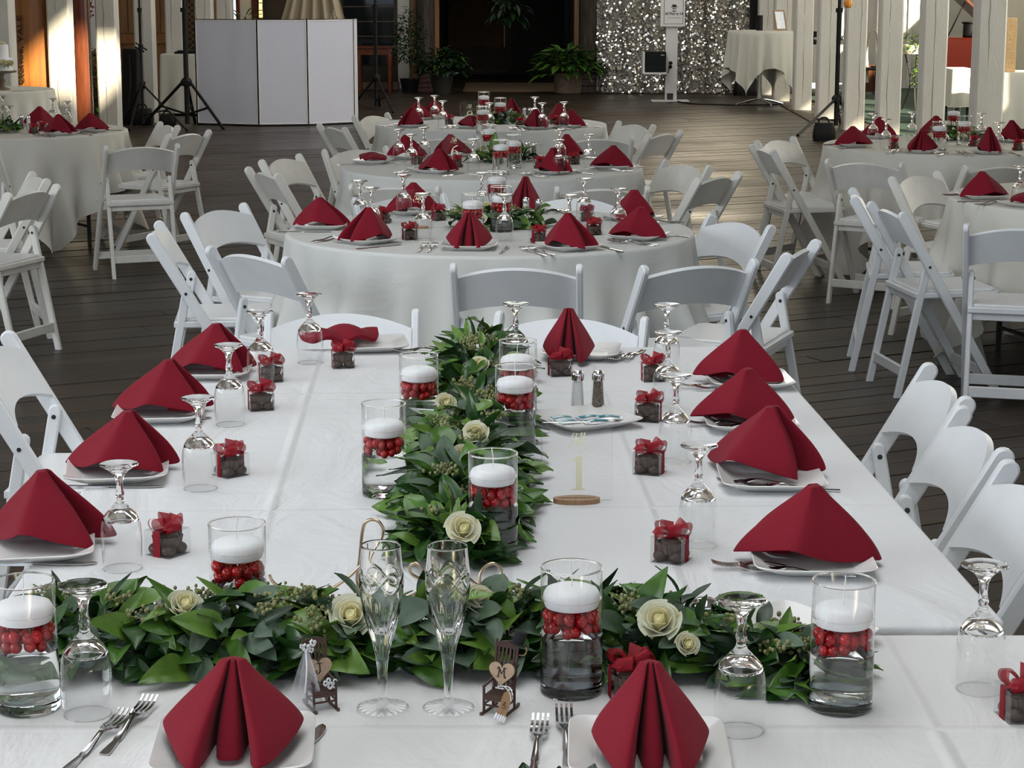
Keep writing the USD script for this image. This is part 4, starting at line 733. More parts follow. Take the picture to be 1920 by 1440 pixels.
plate(at(1090, 668, TZ), -6, 'white square plate at the far end of the long table, right'); napkin(at(1066, 675, TZ), 90, 'wine red napkin standing at the far end of the long table', 'cone', (1, 1, 0.88))
goblet(at(582, 680, TZ), 'upturned goblet at the far left corner of the long table'); goblet(at(967, 569, FOOT), 'upturned goblet at the far end, behind the vases')
favor(at(643, 688, TZ), 2, 'favor box before the flat folded napkin'); favor(at(1049, 703, TZ), 4, 'favor box before the far standing napkin')
tip(738, 664, 'fork', -160, 'fork at the far end of the long table, left'); tip(1143, 682, 'fork', -120, 'fork at the far end of the long table, right'); tip(1168, 680, 'fork', -110, 'second fork at the far end of the long table, right')
CAN = [(42, 1088, 'candle vase cut by the left edge of the picture', 0), (444, 980, 'candle vase behind the garland, left of the champagne flutes', 2), (719, 755, 'candle vase with stems in clear water, left of the garland', 1), (785, 664, 'candle vase at the far left end of the garland', 0), (966, 686, 'candle vase right of the garland, second from the far end', 2),
       (971, 638, 'farthest candle vase, right of the garland end', 1), (924, 848, 'candle vase at the near right of the lengthwise garland', 2), (1072, 1062, 'candle vase beside the small rocking chair with the hat', 0), (1583, 1087, 'candle vase at the right end of the head garland', 1)]
VASES = []
for px, py, l, k in CAN: p = at(px, py, TZ + 0.178); candle(p, l, k); VASES.append((p[0], p[1], 0.046))
shaker(at(1083, 775, TZ), 'salt', 'tall glass salt shaker on the long table'); shaker(at(1121, 775, TZ), 'pepper', 'tall glass pepper shaker on the long table')
shaker(at(1320, 1236, TZ), 'salt', 'short salt shaker behind the head garland', True, 1.12); shaker(at(1372, 1238, TZ), 'pepper', 'short pepper shaker behind the head garland', True, 1.12)
table_sign(at(1081, 942, TZ), 92, 1, 'clear acrylic sign reading Table 1 on an oval wood foot')
def packet(p, a, z, label, white=False):
    def b(t):
        P = [[(0.030 * u, 0.018 * v, 0.0008 + 0.0042 * (1 - u * u) * (1 - v ** 4)) for u in np.linspace(-1, 1, 9)] for v in np.linspace(-1, 1, 7)]
        obj('wrapper', MB().grid(P, 0.0008), 'foil', t); Q = [[(0.024 * u, 0.012 * v + 0.003, 0.0020 + 0.0042 * (1 - 0.64 * u * u) * (1 - (0.67 * v + .16) ** 4)) for u in np.linspace(-1, 1, 9)] for v in np.linspace(-1, 1, 7)]
        obj('print', MB().grid(Q), 'teal', t)
        s = MB()
        for k in range(6): s.box((0.0265, -0.016 + k * 0.0055, 0.0006), (0.0305, -0.0125 + k * 0.0055, 0.0022)).box((-0.0305, -0.016 + k * 0.0055, 0.0006), (-0.0265, -0.0125 + k * 0.0055, 0.0022))
        obj('crimp', s, 'foil', t)
    return place('packet', b, 'wipe_packet', label, 'packet', (p[0], p[1], TZ + z), a, None, 0.95)
pc = at(1096, 796, TZ); plate(pc, 28, 'white square plate holding teal packets, behind the Table 1 sign')
for dx, dy, a, l in ((-0.050, 0.034, 20, 'rear left'), (0.012, 0.040, 24, 'rear right'), (-0.040, -0.006, 26, 'front left'), (0.026, -0.006, 12, 'front middle')): packet((pc[0] + dx, pc[1] + dy), a, 0.0062, 'teal wipe packet, %s on the plate behind the sign' % l)
packet((pc[0] + 0.055, pc[1] + 0.016), 2, 0.0115, 'teal wipe packet on top at the right of the plate')
pc = at(1478, 1202, TZ); plate(pc, 40, 'white square plate behind the right end vase of the head garland')
for dx, a, l in ((-0.03, 60, 'left'), (0.03, 20, 'right')): packet((pc[0] + dx, pc[1]), a, 0.0062, 'teal wipe packet, %s on the plate behind the right end vase' % l)
# --- crystal flutes
def flute_build(t):
    out = spline([(0.0262, 0.228), (0.0272, 0.215), (0.0292, 0.195), (0.0298, 0.178), (0.0286, 0.160), (0.0250, 0.137), (0.0195, 0.115), (0.0130, 0.093), (0.0088, 0.072), (0.0068, 0.050), (0.0060, 0.028), (0.0064, 0.014), (0.0100, 0.0095)], 110)
    inn = spline([(0.0, 0.108), (0.006, 0.110), (0.0135, 0.120), (0.0226, 0.140), (0.0266, 0.160), (0.0279, 0.178), (0.0274, 0.195), (0.0257, 0.215), (0.0249, 0.2276)], 50)
    pr = [tuple(p) for p in inn] + [(0.0255, 0.2290)] + [tuple(p) for p in out] + [(0.020, 0.0070), (0.031, 0.0052), (0.0352, 0.0042), (0.0358, 0.0025), (0.0350, 0.0), (0.0, 0.0)]
    pr = pr[::-1]; k0 = len(pr) - len(inn) - 1
    def cutf(v, an):
        z = v[..., 2]; d = np.zeros_like(z); A = np.broadcast_to(an, z.shape); ou = np.arange(len(z))[:, None] < k0
        fl = np.clip((0.163 - z) / 0.012, 0, 1) * np.clip((z - 0.030) / 0.02, 0, 1)
        d += fl * (0.0005 + 0.0004 * (z > 0.09)) * np.abs(np.cos(6 * A))                                                   # upright cuts down the cone
        for ph in (0, math.pi / 3, 2 * math.pi / 3):                                                                     # crossing oval cuts round the bowl
            for sg in (-1, 1): d += 0.0006 * np.exp(-((z - (0.180 + sg * 0.0125 * np.sin(3 * A / 1 * 0.667 // 1 + 0 * A) * 0 - sg * 0.0125 * np.cos(1.5 * (A - ph) * 2 / 1))) / 0.0016) ** 2) * (np.abs(z - 0.18) < 0.02) / 1.5
        d = np.where(ou, d, 0); r = np.hypot(v[..., 0], v[..., 1]) + 1e-9; s = 1 - d / r
        foot = ou & (z < 0.009) & (z > 0.003); zz = np.where(foot, z - 0.0014 * (np.abs(np.cos(10 * A)) > 0.75) * np.clip((r - 0.008) / 0.004, 0, 1) * np.clip((0.032 - r) / 0.003, 0, 1), z)
        return np.stack([v[..., 0] * s, v[..., 1] * s, zz], -1)
    v, f = MB().lathe(pr, 96, fn=cutf).out(); z = v[f].mean(1)[:, 2]
    for nm, q in (('bowl', z > 0.085), ('stem', (z <= 0.085) & (z > 0.0098))): obj(nm, clean(v, f[q]), 'crystal', t, smooth=60)
    def spokes(v, an): r = np.hypot(v[..., 0], v[..., 1]); v[..., 2] += 0.0016 * np.abs(np.sin(9 * an))[None, :] * np.clip((r - 0.007) / 0.004, 0, 1) * np.clip((0.033 - r) / 0.003, 0, 1); return v
    obj('foot', MB().lathe([(0.0345, 0.0005), (0.0358, 0.0022), (0.0350, 0.0040), (0.0330, 0.0044), (0.030, 0.0044), (0.022, 0.0052), (0.0120, 0.0075), (0.0080, 0.0100)], 144, fn=spokes), 'thinglass', t, smooth=20)
for px, l in ((718, 'left'), (841, 'right')): p = at(px, 1331, TZ); place('flute', flute_build, 'champagne_flute', l + ' cut crystal champagne flute before the garland', 'glass', (p[0], p[1], TZ), 0 if l == 'left' else 25)
# --- gold wire word standing behind the garland
WP = [(505, 1080), (509, 1092), (518, 1102), (544, 1118), (573, 1122), (605, 1116), (637, 1096), (667, 1070), (696, 1037), (713, 1014), (719, 992), (710, 977), (696, 975), (684, 983), (678, 1004), (673, 1052), (668, 1090), (673, 1108), (686, 1118), (705, 1115), (735, 1108), (765, 1116), (786, 1106), (795, 1084), (792, 1066), (778, 1057), (768, 1066), (771, 1080), (789, 1090), (812, 1090), (822, 1106), (834, 1110), (846, 1088), (856, 1070), (866, 1078), (882, 1085), (896, 1096), (917, 1100), (932, 1093), (940, 1078), (935, 1066), (923, 1061), (908, 1068), (900, 1082), (900, 1098), (908, 1116), (923, 1127), (943, 1131), (966, 1125), (1005, 1108), (1022, 1101)]
wy = float(at(960, 1133, TZ)[1]); wp = np.array([aty(a, b, wy) for a, b in WP]); wp[:, 1] += 0.010 * np.sin(np.arange(len(wp)) * 0.5) + 0.004
wt = thing('wire_word', 'gold wire script word love standing behind the champagne flutes', 'decoration', (0, 0, 0)); obj('wire', MB().tube(spline(wp, 420), 0.0026, 10), 'wire', wt, smooth=70)
# --- two toy rocking chairs
def rocker(p, a, letter, label):
    t = thing('toy_rocking_chair', label, 'toy chair', (p[0], p[1], TZ), a, scale=0.82)
    w = 0.0190
    for s in (-1, 1):
        rk = [(y, 0.0022 + 1.9 * y * y * 1.6) for y in np.linspace(-0.030, 0.036, 14)]
        obj('rocker', MB().grid([[(s * w - 0.0022, y, z), (s * w + 0.0022, y, z)] for y, z in rk], 0.0036), 'walnut', t, smooth=False)
        obj('leg', MB().bar((s * w, -0.018, 0.004), (s * w, -0.018, 0.046), 0.0036, 0.0036, 0.0004), 'walnut', t); obj('leg', MB().bar((s * w, 0.018, 0.004), (s * w, 0.018, 0.034), 0.0036, 0.0036, 0.0004), 'walnut', t)
        obj('back_post', MB().bar((s * w * 0.95, 0.018, 0.030), (s * w, 0.034, 0.112), 0.0040, 0.0040, 0.0005), 'walnut', t)
        obj('armrest', MB().bar((s * w, -0.020, 0.046), (s * w, 0.022, 0.050), 0.0046, 0.0030, 0.0004), 'walnut', t); obj('side_rail', MB().bar((s * w, -0.018, 0.016), (s * w, 0.018, 0.016), 0.0025, 0.0025), 'walnut', t)
    for k in range(6): obj('seat_slat', MB().box((-w - 0.001, -0.0195 + k * 0.0066, 0.0290), (w + 0.001, -0.0140 + k * 0.0066, 0.0312), 0.0003), 'walnut', t)
    obj('front_rail', MB().box((-w, -0.0195, 0.0235), (w, -0.0170, 0.029), 0.0003).box((-w, -0.019, 0.0135), (w, -0.0172, 0.0165)), 'walnut', t); obj('rear_rail', MB().box((-w, 0.017, 0.0135), (w, 0.019, 0.0165)), 'walnut', t)
    by = lambda z: 0.018 + 0.016 * (z - 0.030) / 0.082
    for k in range(5): x = -0.0136 + k * 0.0068; obj('back_slat', MB().bar((x, by(0.034), 0.034), (x, by(0.101), 0.101), 0.0034, 0.0018), 'walnut', t)
    top = Polygon([(-w, 0), (w, 0), (w, 0.006)] + [(u * w, 0.006 + 0.006 * (1 - u * u)) for u in np.linspace(0.9, -0.9, 11)] + [(-w, 0.006)])
    obj('top_rail', MB().prism(top, 0.0026, XYZ_XZ, (0, by(0.100) + 0.0012, 0.099)), 'walnut', t)
    hp = np.array([(16 * math.sin(q) ** 3, 13 * math.cos(q) - 5 * math.cos(2 * q) - 2 * math.cos(3 * q) - math.cos(4 * q)) for q in np.linspace(0, 2 * math.pi, 40)[:-1]]) * 0.00142
    B = rx(math.radians(-10)); hc = np.array([0, 0.014, 0.062])
    hrt = obj('wood_heart', MB().prism(Polygon(hp), 0.0045, B @ XYZ_XZ, hc), 'slice', t, smooth=30); obj('bark_edge', MB().prism(Polygon(hp).buffer(0.0007).difference(Polygon(hp).buffer(-0.0001)), 0.0041, B @ XYZ_XZ, hc + [0, 0.0002, 0]), 'bark', hrt)
    if letter == 'J': S = [[(0.12, 0.98), (0.7, 0.98)], [(0.45, 0.98), (0.47, 0.5), (0.45, 0.12), (0.25, -0.08), (0.02, 0.02), (0.0, 0.2), (0.12, 0.24)]]
    else: S = [[(0.0, 0.86), (0.08, 1.0), (0.22, 0.98), (0.2, 0.5), (0.12, 0.03)], [(0.0, 0.02), (0.26, 0.02)], [(0.22, 0.96), (0.5, 0.35)], [(0.5, 0.35), (0.78, 0.96)], [(0.78, 0.98), (0.80, 0.4), (0.86, 0.0), (1.0, -0.02), (1.0, 0.1)], [(0.7, 0.98), (1.0, 0.98)]]
    g = strokes(S, 0.0155, 0.09, 0.15); g = affinity.translate(g, -g.centroid.x, -g.centroid.y + 0.001); obj('letter', MB().prism(g, 0.0004, B @ XYZ_XZ, hc + B @ np.array([0, -0.0045, 0])), 'ink', t)
    return t
rg = random.Random(4)
p1 = at(603, 1326, TZ); t = rocker(p1, 24, 'J', 'toy rocking chair with a J heart, bridal veil and white flowers')
for k, (x, z, s) in enumerate([(0.010, 0.041, 0.0075), (0.002, 0.046, 0.006), (0.018, 0.047, 0.0055), (0.007, 0.050, 0.006), (0.017, 0.040, 0.005)]):
    b = MB()
    for q in range(8): a = q * 2.4; b.hull([(x + s * 0.55 * math.cos(a) + dx, -0.017 + s * 0.2 * math.sin(a + 1) + dy, z + s * 0.55 * math.sin(a) + dz) for dx, dy, dz in ((s * .4, 0, 0), (-s * .4, 0, 0), (0, s * .4, 0), (0, -s * .4, s * .1), (0, 0, s * .4), (0, 0, -s * .4))])
    obj('silk_flower', b, 'white_silk', t, smooth=60)
P = []; vc = np.array([-0.022, 0.008, 0.098])
for i in np.linspace(0, 1, 20):
    row = []
    for u in np.linspace(0, 1, 44):
        a = -2.9 + u * 4.6; r = 0.003 + 0.030 * i ** 0.85 * (1 + 0.14 * math.sin(u * 40)); row.append(vc + [r * math.cos(a) - 0.010 * i, r * math.sin(a) * 0.6 - 0.010 * i, -0.093 * i - 0.002 * math.sin(u * 23)])
    P.append(row)
vl = obj('veil', MB().grid(P), 'tulle', t, smooth=70); obj('veil_ribbon', MB().tube(spline([vc, vc + [-0.006, -0.019, -0.03], vc + [-0.012, -0.026, -0.064]], 14), [0.0016] * 14, 6), 'white_silk', vl)
for k, (x, y, z, s) in enumerate([(0, 0, 0.004, 0.009), (0.012, 0.001, 0.010, 0.008), (-0.008, -0.002, 0.008, 0.005), (0.008, -0.003, 0.0, 0.006)]):
    b = MB()
    for q in range(9): a = q * 2.4; b.hull([vc + [x + s * 0.5 * math.cos(a) + dx, y + s * 0.3 * math.cos(q) + dy, z + s * 0.5 * math.sin(a) + dz] for dx, dy, dz in ((s * .4, 0, 0), (-s * .4, 0, 0), (0, s * .4, 0), (0, -s * .4, s * .1), (0, 0, s * .4), (0, 0, -s * .4))])
    obj('veil_flower', b, 'white_silk', t, smooth=60)
p2 = at(936, 1334, TZ); t = rocker(p2, -24, 'M', 'toy rocking chair with an M heart, black top hat and tag')
H = ry(math.radians(14)) @ rx(math.radians(-12)); hat = np.array([0.019, 0.031, 0.108])
ho = obj('top_hat', MB().lathe([(0, 0), (0.015, 0.0), (0.0155, 0.0012), (0.0105, 0.0018), (0.0098, 0.004), (0.0108, 0.021), (0.0100, 0.0220), (0, 0.0222)], 32, H, hat), 'felt', t, smooth=40)
tw = spline([(0.020, 0.034, 0.088), (0.030, 0.034, 0.090), (0.034, 0.033, 0.100), (0.028, 0.032, 0.108), (0.022, 0.031, 0.109)], 24); obj('twine_loop', MB().tube(tw, 0.0013, 6), 'oak', t)
TG = rz(math.radians(24)) @ ry(math.radians(24)) @ rx(math.radians(-36)); tc = np.array([0.027, -0.036, 0.030])
tg = obj('paper_tag', MB().prism(Polygon([(-0.008, -0.022), (0.008, -0.022), (0.008, 0.014), (0.004, 0.020), (-0.004, 0.020), (-0.008, 0.014)]), 0.0008, TG @ XYZ_XZ, tc), 'oak', t)
sc = strokes([[(0.1, 0.9), (0.5, 1.0), (0.2, 0.6), (0.6, 0.7)], [(0.1, 0.35), (0.4, 0.5), (0.7, 0.3), (0.9, 0.5)], [(0.2, 0.0), (0.5, 0.15), (0.8, 0.05)]], 0.011, 0.05, 0.08); obj('tag_script', MB().prism(affinity.translate(sc, -0.005, -0.010), 0.0003, TG @ XYZ_XZ, tc + TG @ np.array([0, -0.0009, 0])), 'ink', tg)
obj('lace', MB().grid([[tc + TG @ np.array([0.0088 * u, -0.0004 - 0.0008 * math.sin(u * 14), -0.0205 - 0.010 * v - 0.0012 * math.sin(u * 16) * v]) for u in np.linspace(-1, 1, 22)] for v in np.linspace(0, 1, 5)], 0.0005), 'white_silk', tg)
obj('string', MB().tube(spline([(-0.003, -0.004, 0.042), (0.008, -0.008, 0.047), (0.017, -0.015, 0.049), tc + TG @ np.array([0.001, -0.001, 0.018]), tc + TG @ np.array([0.008, -0.002, 0.006])], 26), 0.0010, 6).tube(spline([(0.014, -0.012, 0.049), (0.026, -0.014, 0.048), (0.034, -0.022, 0.040)], 14), 0.0009, 6), 'foil', tg)
# --- garlands and roses
gp = [at(x, y, TZ)[:2] for x, y in ((905, 668), (895, 720), (880, 800), (878, 880), (868, 960), (858, 1030), (850, 1062))]
garland('leafy garland running along the long table towards the camera', gp, lambda s: 0.125 * (0.62 + 0.38 * math.sin(math.pi * min(1, s * 1.02 + 0.06))), lambda s: 0.085 * (0.72 + 0.4 * math.sin(3.1 * s)), 285, 520, 11, (0.58, 0.30, 0.12), 26, VASES)
gp = [at(x, y, TZ)[:2] for x, y in ((70, 1240), (260, 1236), (480, 1240), (700, 1238), (940, 1232), (1180, 1240), (1400, 1252), (1560, 1292))]
garland('leafy garland lying across the head table', gp, lambda s: 0.100 * (1 - 0.5 * max(0, s - 0.8) / 0.2), lambda s: 0.082 * (1 - 0.7 * max(0, s - 0.8) / 0.2), 295, 620, 12, (0.34, 0.32, 0.34), 34, VASES + [(*at(1320, 1236, TZ)[:2], 0.034), (*at(1372, 1238, TZ)[:2], 0.034), (at(718, 1331, TZ)[0], at(718, 1331, TZ)[1], 0.04), (at(841, 1331, TZ)[0], at(841, 1331, TZ)[1], 0.04), (p1[0], p1[1], 0.048), (p2[0], p2[1], 0.048)])
for i, (px, py, z, ti, ro, l, s) in enumerate([(345, 1152, 0.075, 35, 20, 'cream rose at the left of the head garland', 1.05), (660, 1166, 0.072, 50, 0, 'cream rose left of the champagne flutes', 1.15), (890, 1142, 0.072, 40, 30, 'cream rose right of the champagne flutes', 1.1), (1240, 1178, 0.07, 45, -15, 'cream rose at the right of the head garland', 1.15), (1285, 1212, 0.055, 60, 10, 'small pale flower beside the right rose of the head garland', 0.7),
        (866, 1000, 0.075, 55, 8, 'open cream rose at the near end of the lengthwise garland', 1.05), (868, 864, 0.08, 40, 25, 'cream rose beside the near right vase', 0.95), (895, 820, 0.09, 50, -10, 'cream rose in the middle of the lengthwise garland', 0.95), (834, 762, 0.09, 55, 12, 'cream rose facing up beside the stem vase', 0.9), (900, 690, 0.08, 35, 0, 'cream rose at the far end of the lengthwise garland', 0.8)]):
    rose(at(px, py, TZ + z), ti, ro, l, i % 2 if i != 5 else 1, s)
t = thing('leaf_sprig', 'sprig of dark leaves cut by the bottom edge beside the right front plate', 'greenery', (*at(1042, 1530, TZ)[:2], TZ)); rq = random.Random(3)
for dx, dy, az, el, L in ((-0.030, 0.0, 100, 42, 0.060), (0.028, 0.0, 62, 50, 0.064), (0.0, -0.01, 85, 30, 0.06), (-0.045, -0.01, 125, 35, 0.06), (0.045, -0.01, 40, 35, 0.06)):
    d = np.array([math.cos(math.radians(az)) * math.cos(math.radians(el)), math.sin(math.radians(az)) * math.cos(math.radians(el)), math.sin(math.radians(el))]); obj('leaf', orient(leaf(L, 0.030, 1, rq), np.array([dx, dy, 0.006]), d, np.array([0, -1.0, 0.4])), 'leaf2', t, smooth=80)
obj('stem', MB().rod((-0.05, -0.02, 0.004), (0.05, -0.02, 0.004), 0.002, 6), 'twig', t)
# --- round tables: seat (word, napkin pixel, kind, gap direction)
def rtab(T, c, seats, gob, cans, fav, shk, green=None, ros=(), sign=None):
    for w, n, k, g in seats:
        p = at(*n, TZ); u = np.array([p[0] - c[0], p[1] - c[1]]); r = np.linalg.norm(u)
        if r > 0.67: u *= 0.67 / r; p = np.array([c[0] + u[0], c[1] + u[1], 0])
        f = math.degrees(math.atan2(-u[1], -u[0])); d = np.array([math.cos(math.radians(f)), math.sin(math.radians(f))]); s = np.array([d[1], -d[0]])
        plate(p, f + 3, 'white square plate at the %s of %s' % (w, T)); napkin(p, g + 180, 'wine red napkin at the %s of %s' % (w, T), k)
        q = p[:2] + d * 0.05
        for o, nm in ((-0.135, 'inner'), (-0.170, 'outer')): cut('fork', q + s * o, f, '%s fork at the %s of %s' % (nm, w, T))
        cut('knife', q + s * 0.135 + d * 0.01, f, 'knife at the %s of %s' % (w, T))
    for px, py, w in gob: goblet(at(px, py, FOOT), 'upturned goblet, %s on %s' % (w, T))
    va = []
    for px, py, w in cans: p = at(px, py, TZ + 0.178); candle(p, '%s candle vase on %s' % (w, T), len(va) % 3); va.append((p[0], p[1], 0.048))
    for px, py, w in fav: favor(at(px, py, TZ), rng.uniform(0, 90), 'favor box with red bow, %s on %s' % (w, T))
    for px, py, fl in shk: shaker(at(px, py, TZ), fl, '%s shaker on %s' % (fl, T))
    if green:
        gp = [at(x, y, TZ)[:2] for x, y in green]; garland('leaves and seed sprays at the centre of ' + T, gp, lambda s: 0.10, lambda s: 0.062, 26, 50, int(c[1] * 7), (0.6, 0.25, 0.15), 7, va, 'greenery_bunch', 'greenery', scl=1.15)
    for px, py, z, w, s in ros: rose(at(px, py, TZ + z), 50, rng.uniform(-20, 20), 'cream rose, %s on %s' % (w, T), int(s * 100) % 2, s)
    if sign: table_sign(at(*sign[:2], TZ), sign[3], sign[2], sign[4])
rtab(TA, A0, [('left', (604, 428), 'tent_low', -10), ('front left', (688, 455), 'tent', -140), ('front', (880, 466), 'tent', -92), ('front right', (1070, 468), 'tent', -45), ('right', (1197, 448), 'tent_low', 150), ('rear right', (1205, 412), 'tent_lean', 60), ('rear', (988, 396), 'cone', -95), ('rear left', (747, 396), 'tent', 190)],
     [(675, 339, 'far left'), (697, 352, 'left'), (757, 328, 'rear left'), (793, 363, 'beside the white menu glare'), (946, 365, 'front'), (1068, 366, 'right of the shakers'), (1096, 335, 'rear right'), (1160, 354, 'far right'), (904, 324, 'rear middle')], [(886, 363, 'left'), (940, 349, 'middle'), (931, 321, 'rear')],
     [(768, 449, 'front left'), (1010, 455, 'front right'), (822, 413, 'rear left'), (1113, 440, 'right'), (1100, 414, 'rear right'), (720, 418, 'left')], [(986, 415, 'salt'), (1010, 419, 'pepper')], [(855, 432), (930, 425), (1010, 428)], [(898, 400, 0.055, 'left', 0.8), (914, 390, 0.06, 'upper', 0.8), (905, 414, 0.05, 'front', 0.81), (925, 404, 0.05, 'right', 0.7)], (783, 428, 0, 80, 'clear acrylic table sign with bright glare on the nearest round table'))
rtab(TS, S0, [('rear left', (703, 292), 'tent', -10), ('left', (698, 306), 'flat', 20), ('front left', (819, 324), 'tent_lean', -30), ('front right', (1039, 326), 'tent', -60), ('right', (1147, 316), 'tent_low', 160), ('rear right', (1120, 290), 'tent', 60), ('rear', (800, 280), 'tent_lean', 200)],
     [(748, 243, 'far left'), (771, 252, 'left'), (795, 239, 'rear left'), (888, 261, 'front'), (1050, 243, 'rear right'), (1048, 262, 'right'), (1105, 252, 'far right')], [(917, 233, 'left'), (963, 252, 'right'), (939, 262, 'lowest')], [(857, 314, 'front left'), (1012, 316, 'front right'), (1076, 308, 'right'), (782, 308, 'left')],
     [(988, 298, 'salt'), (1001, 300, 'pepper')], [(905, 305), (945, 303), (985, 305)], [(936, 292, 0.055, 'left', 0.8), (944, 284, 0.06, 'upper', 0.8), (948, 294, 0.05, 'right', 0.71)], (851, 304, 6, 84, 'clear acrylic sign with the number six on the middle round table'))
rtab(TN, N0, [('left', (744, 222), 'tent_low', 0), ('front left', (772, 238), 'tent', -120), ('front', (886, 240), 'slump', -60), ('front right', (1005, 242), 'tent', -70), ('right', (1092, 240), 'tent_low', 150), ('rear right', (1048, 230), 'tent', 60), ('rear', (960, 224), 'cone', -60), ('rear left', (806, 222), 'tent', 190)],
     [(785, 183, 'far left'), (815, 179, 'rear left'), (830, 189, 'left'), (1003, 182, 'rear right'), (1017, 193, 'right'), (1058, 191, 'far right'), (918, 193, 'front')], [(907, 172, 'rear'), (938, 183, 'right'), (905, 199, 'lowest')], [(842, 233, 'left'), (975, 238, 'front right'), (1040, 234, 'right')],
     [(983, 228, 'salt'), (993, 228, 'pepper')], [(890, 231), (930, 231), (960, 232)], [(926, 216, 0.055, 'right', 0.9), (915, 221, 0.05, 'left', 0.81)], (880, 232, 9, 86, 'clear acrylic sign with the number nine on the farthest round table'))
rtab(TR1, R1, [('rear left', (1635, 258), 'tent', 160), ('left', (1601, 275), 'tent_low', 10), ('front left', (1721, 288), 'tent_lean', -120), ('rear', (1746, 252), 'tent', -20), ('front', (1854, 288), 'cone', -85), ('right', (1897, 266), 'tent', -70)],
     [(1638, 212, 'rear left'), (1662, 223, 'left'), (1711, 210, 'rear'), (1771, 227, 'front'), (1841, 212, 'rear right'), (1874, 229, 'right')], [(1789, 200, 'tall looking rear'), (1809, 217, 'right'), (1762, 228, 'left')], [(1676, 279, 'left'), (1826, 274, 'right'), (1908, 282, 'right edge')], [],
     [(1750, 262), (1790, 262), (1830, 264)], [(1806, 258, 0.05, 'right', 0.8), (1746, 256, 0.05, 'left', 0.7)])
rtab(TR2, R2, [('left', (1838, 372), 'tent_low', 20), ('front left', (1878, 391), 'flat', -30)], [(1914, 311, 'left')], [], [], [])
rtab(TL1, L1, [('right front', (113, 253), 'tent', -20), ('right', (174, 247), 'tent_low', 10), ('right rear', (73, 236), 'tent', -160)], [(5, 180, 'at the left edge'), (17, 198, 'front'), (98, 185, 'rear'), (125, 190, 'right')], [], [(63, 250, 'front'), (80, 247, 'right')], [(54, 244, 'salt'), (41, 243, 'pepper')], [(-30, 246), (0, 248), (18, 250)])
# ================================================================ things along the back of the hall
def fl(px, py): return at(px, py, 0.0)
# folding display screen
sc = thing('folding_screen', 'white three panel folding display screen standing on the floor at the back left', 'screen')
q = [fl(370, 234), fl(485.5, 237), fl(579, 236), fl(666, 232), fl(672, 229)]; SH = 1.285
for a, b, th in zip(q[:-1], q[1:], (0.02,) * 4):
    d = (b - a) / np.linalg.norm(b - a); L = np.linalg.norm(b - a); R = np.column_stack([d, [-d[1], d[0], 0], [0, 0, 1]])
    pn = obj('panel', MB().box((0.018, 0.004, 0.035), (L - 0.018, th - 0.004, SH - 0.018), 0.001, R, a), 'screenfab', sc)
    obj('frame', MB().box((0.010, 0, 0.02), (L - 0.010, th, 0.037), 0.002, R, a).box((0.010, 0, SH - 0.020), (L - 0.010, th, SH - 0.004), 0.002, R, a).box((0.008, 0, 0.02), (0.024, th, SH), 0.002, R, a).box((L - 0.024, 0, 0.02), (L - 0.008, th, SH), 0.002, R, a), 'trimwhite', pn)
    obj('hinge_strip', MB().box((-0.008, 0.002, 0.0), (0.0085, th + 0.004, SH + 0.012), 0.002, R, a), 'black', sc)
    obj('foot_rail', MB().box((0.0, 0.002, 0.0), (L, th, 0.02), 0.002, R, a).box((0.0, 0.002, SH - 0.004), (L, th, SH + 0.004), 0.001, R, a), 'black', sc)
def stand(px, py, hub, feet, label, top=2.6, r=0.017, mid=None):
    c = fl(px, py); t = thing('light_stand', label, 'stand', (c[0], c[1], 0))
    o = np.array([c[0], c[1], 0]); hz = Z(hub, c[1])
    obj('pole', MB().rod((0, 0, 0.05), (0, 0, top * 0.55), r, 12).rod((0, 0, top * 0.55), (0, 0, top), r * 0.72, 12), 'black', t)
    obj('hub', MB().lathe([(0, hz - 0.045), (r * 2.0, hz - 0.045), (r * 2.3, hz - 0.02), (r * 2.3, hz + 0.015), (r * 1.4, hz + 0.05), (0, hz + 0.05)], 16), 'black', t)
    zc = top * 0.55
    obj('knob', MB().lathe([(0, 0), (0.012, 0.0), (0.014, 0.02), (0, 0.03)], 10, ry(math.pi / 2), (r, 0, hz + 0.03)), 'black', t); obj('collar', MB().lathe([(0, zc - 0.05), (r * 1.6, zc - 0.05), (r * 1.6, zc), (0, zc)], 12), 'black', t)
    if mid:
        m = Z(mid, c[1]); obj('clamp', MB().lathe([(0, m - 0.05), (r * 1.7, m - 0.05), (r * 1.7, m + 0.03), (0, m + 0.03)], 12), 'black', t)
        obj('lever', MB().bar((-0.07, 0, m), (0.04, 0, m - 0.06), 0.012, 0.02), 'black', t); obj('lever', MB().bar((-0.06, 0, m + 0.05), (0.075, 0, m - 0.04), 0.010, 0.016), 'black', t)
    for fx, fy in feet:
        f = fl(fx, fy) - o; f[2] = 0.012; k = f / np.linalg.norm(f[:2]); s = np.array([k[0] * r * 2, k[1] * r * 2, hz])
        g = obj('leg', MB().rod(s, f, r * 0.62, 10), 'black', t); obj('foot_tip', MB().sphere(f + [0, 0, 0.006], 0.019, 1, (1, 1, 0.9)), 'black', g)
        obj('brace', MB().rod(s * 0.45 + f * 0.55, (0, 0, hz * 0.30), r * 0.45, 8), 'black', t)
    return t
stand(269, 240, 160, [(231, 233), (243, 246), (350, 246)], 'black tripod light stand in front of the dark case, farthest left', mid=88)
stand(352, 240, 154, [(268, 236), (419, 243), (366, 232)], 'thick black tripod light stand beside the white folding screen', r=0.030)
stand(706, 206, 146, [(668, 192), (737, 212), (712, 200)], 'black tripod light stand right of the white folding screen', r=0.026)
stand(1567, 243, 186, [(1496, 256), (1606, 234), (1575, 232)], 'black tripod light stand before the right posts', r=0.026)
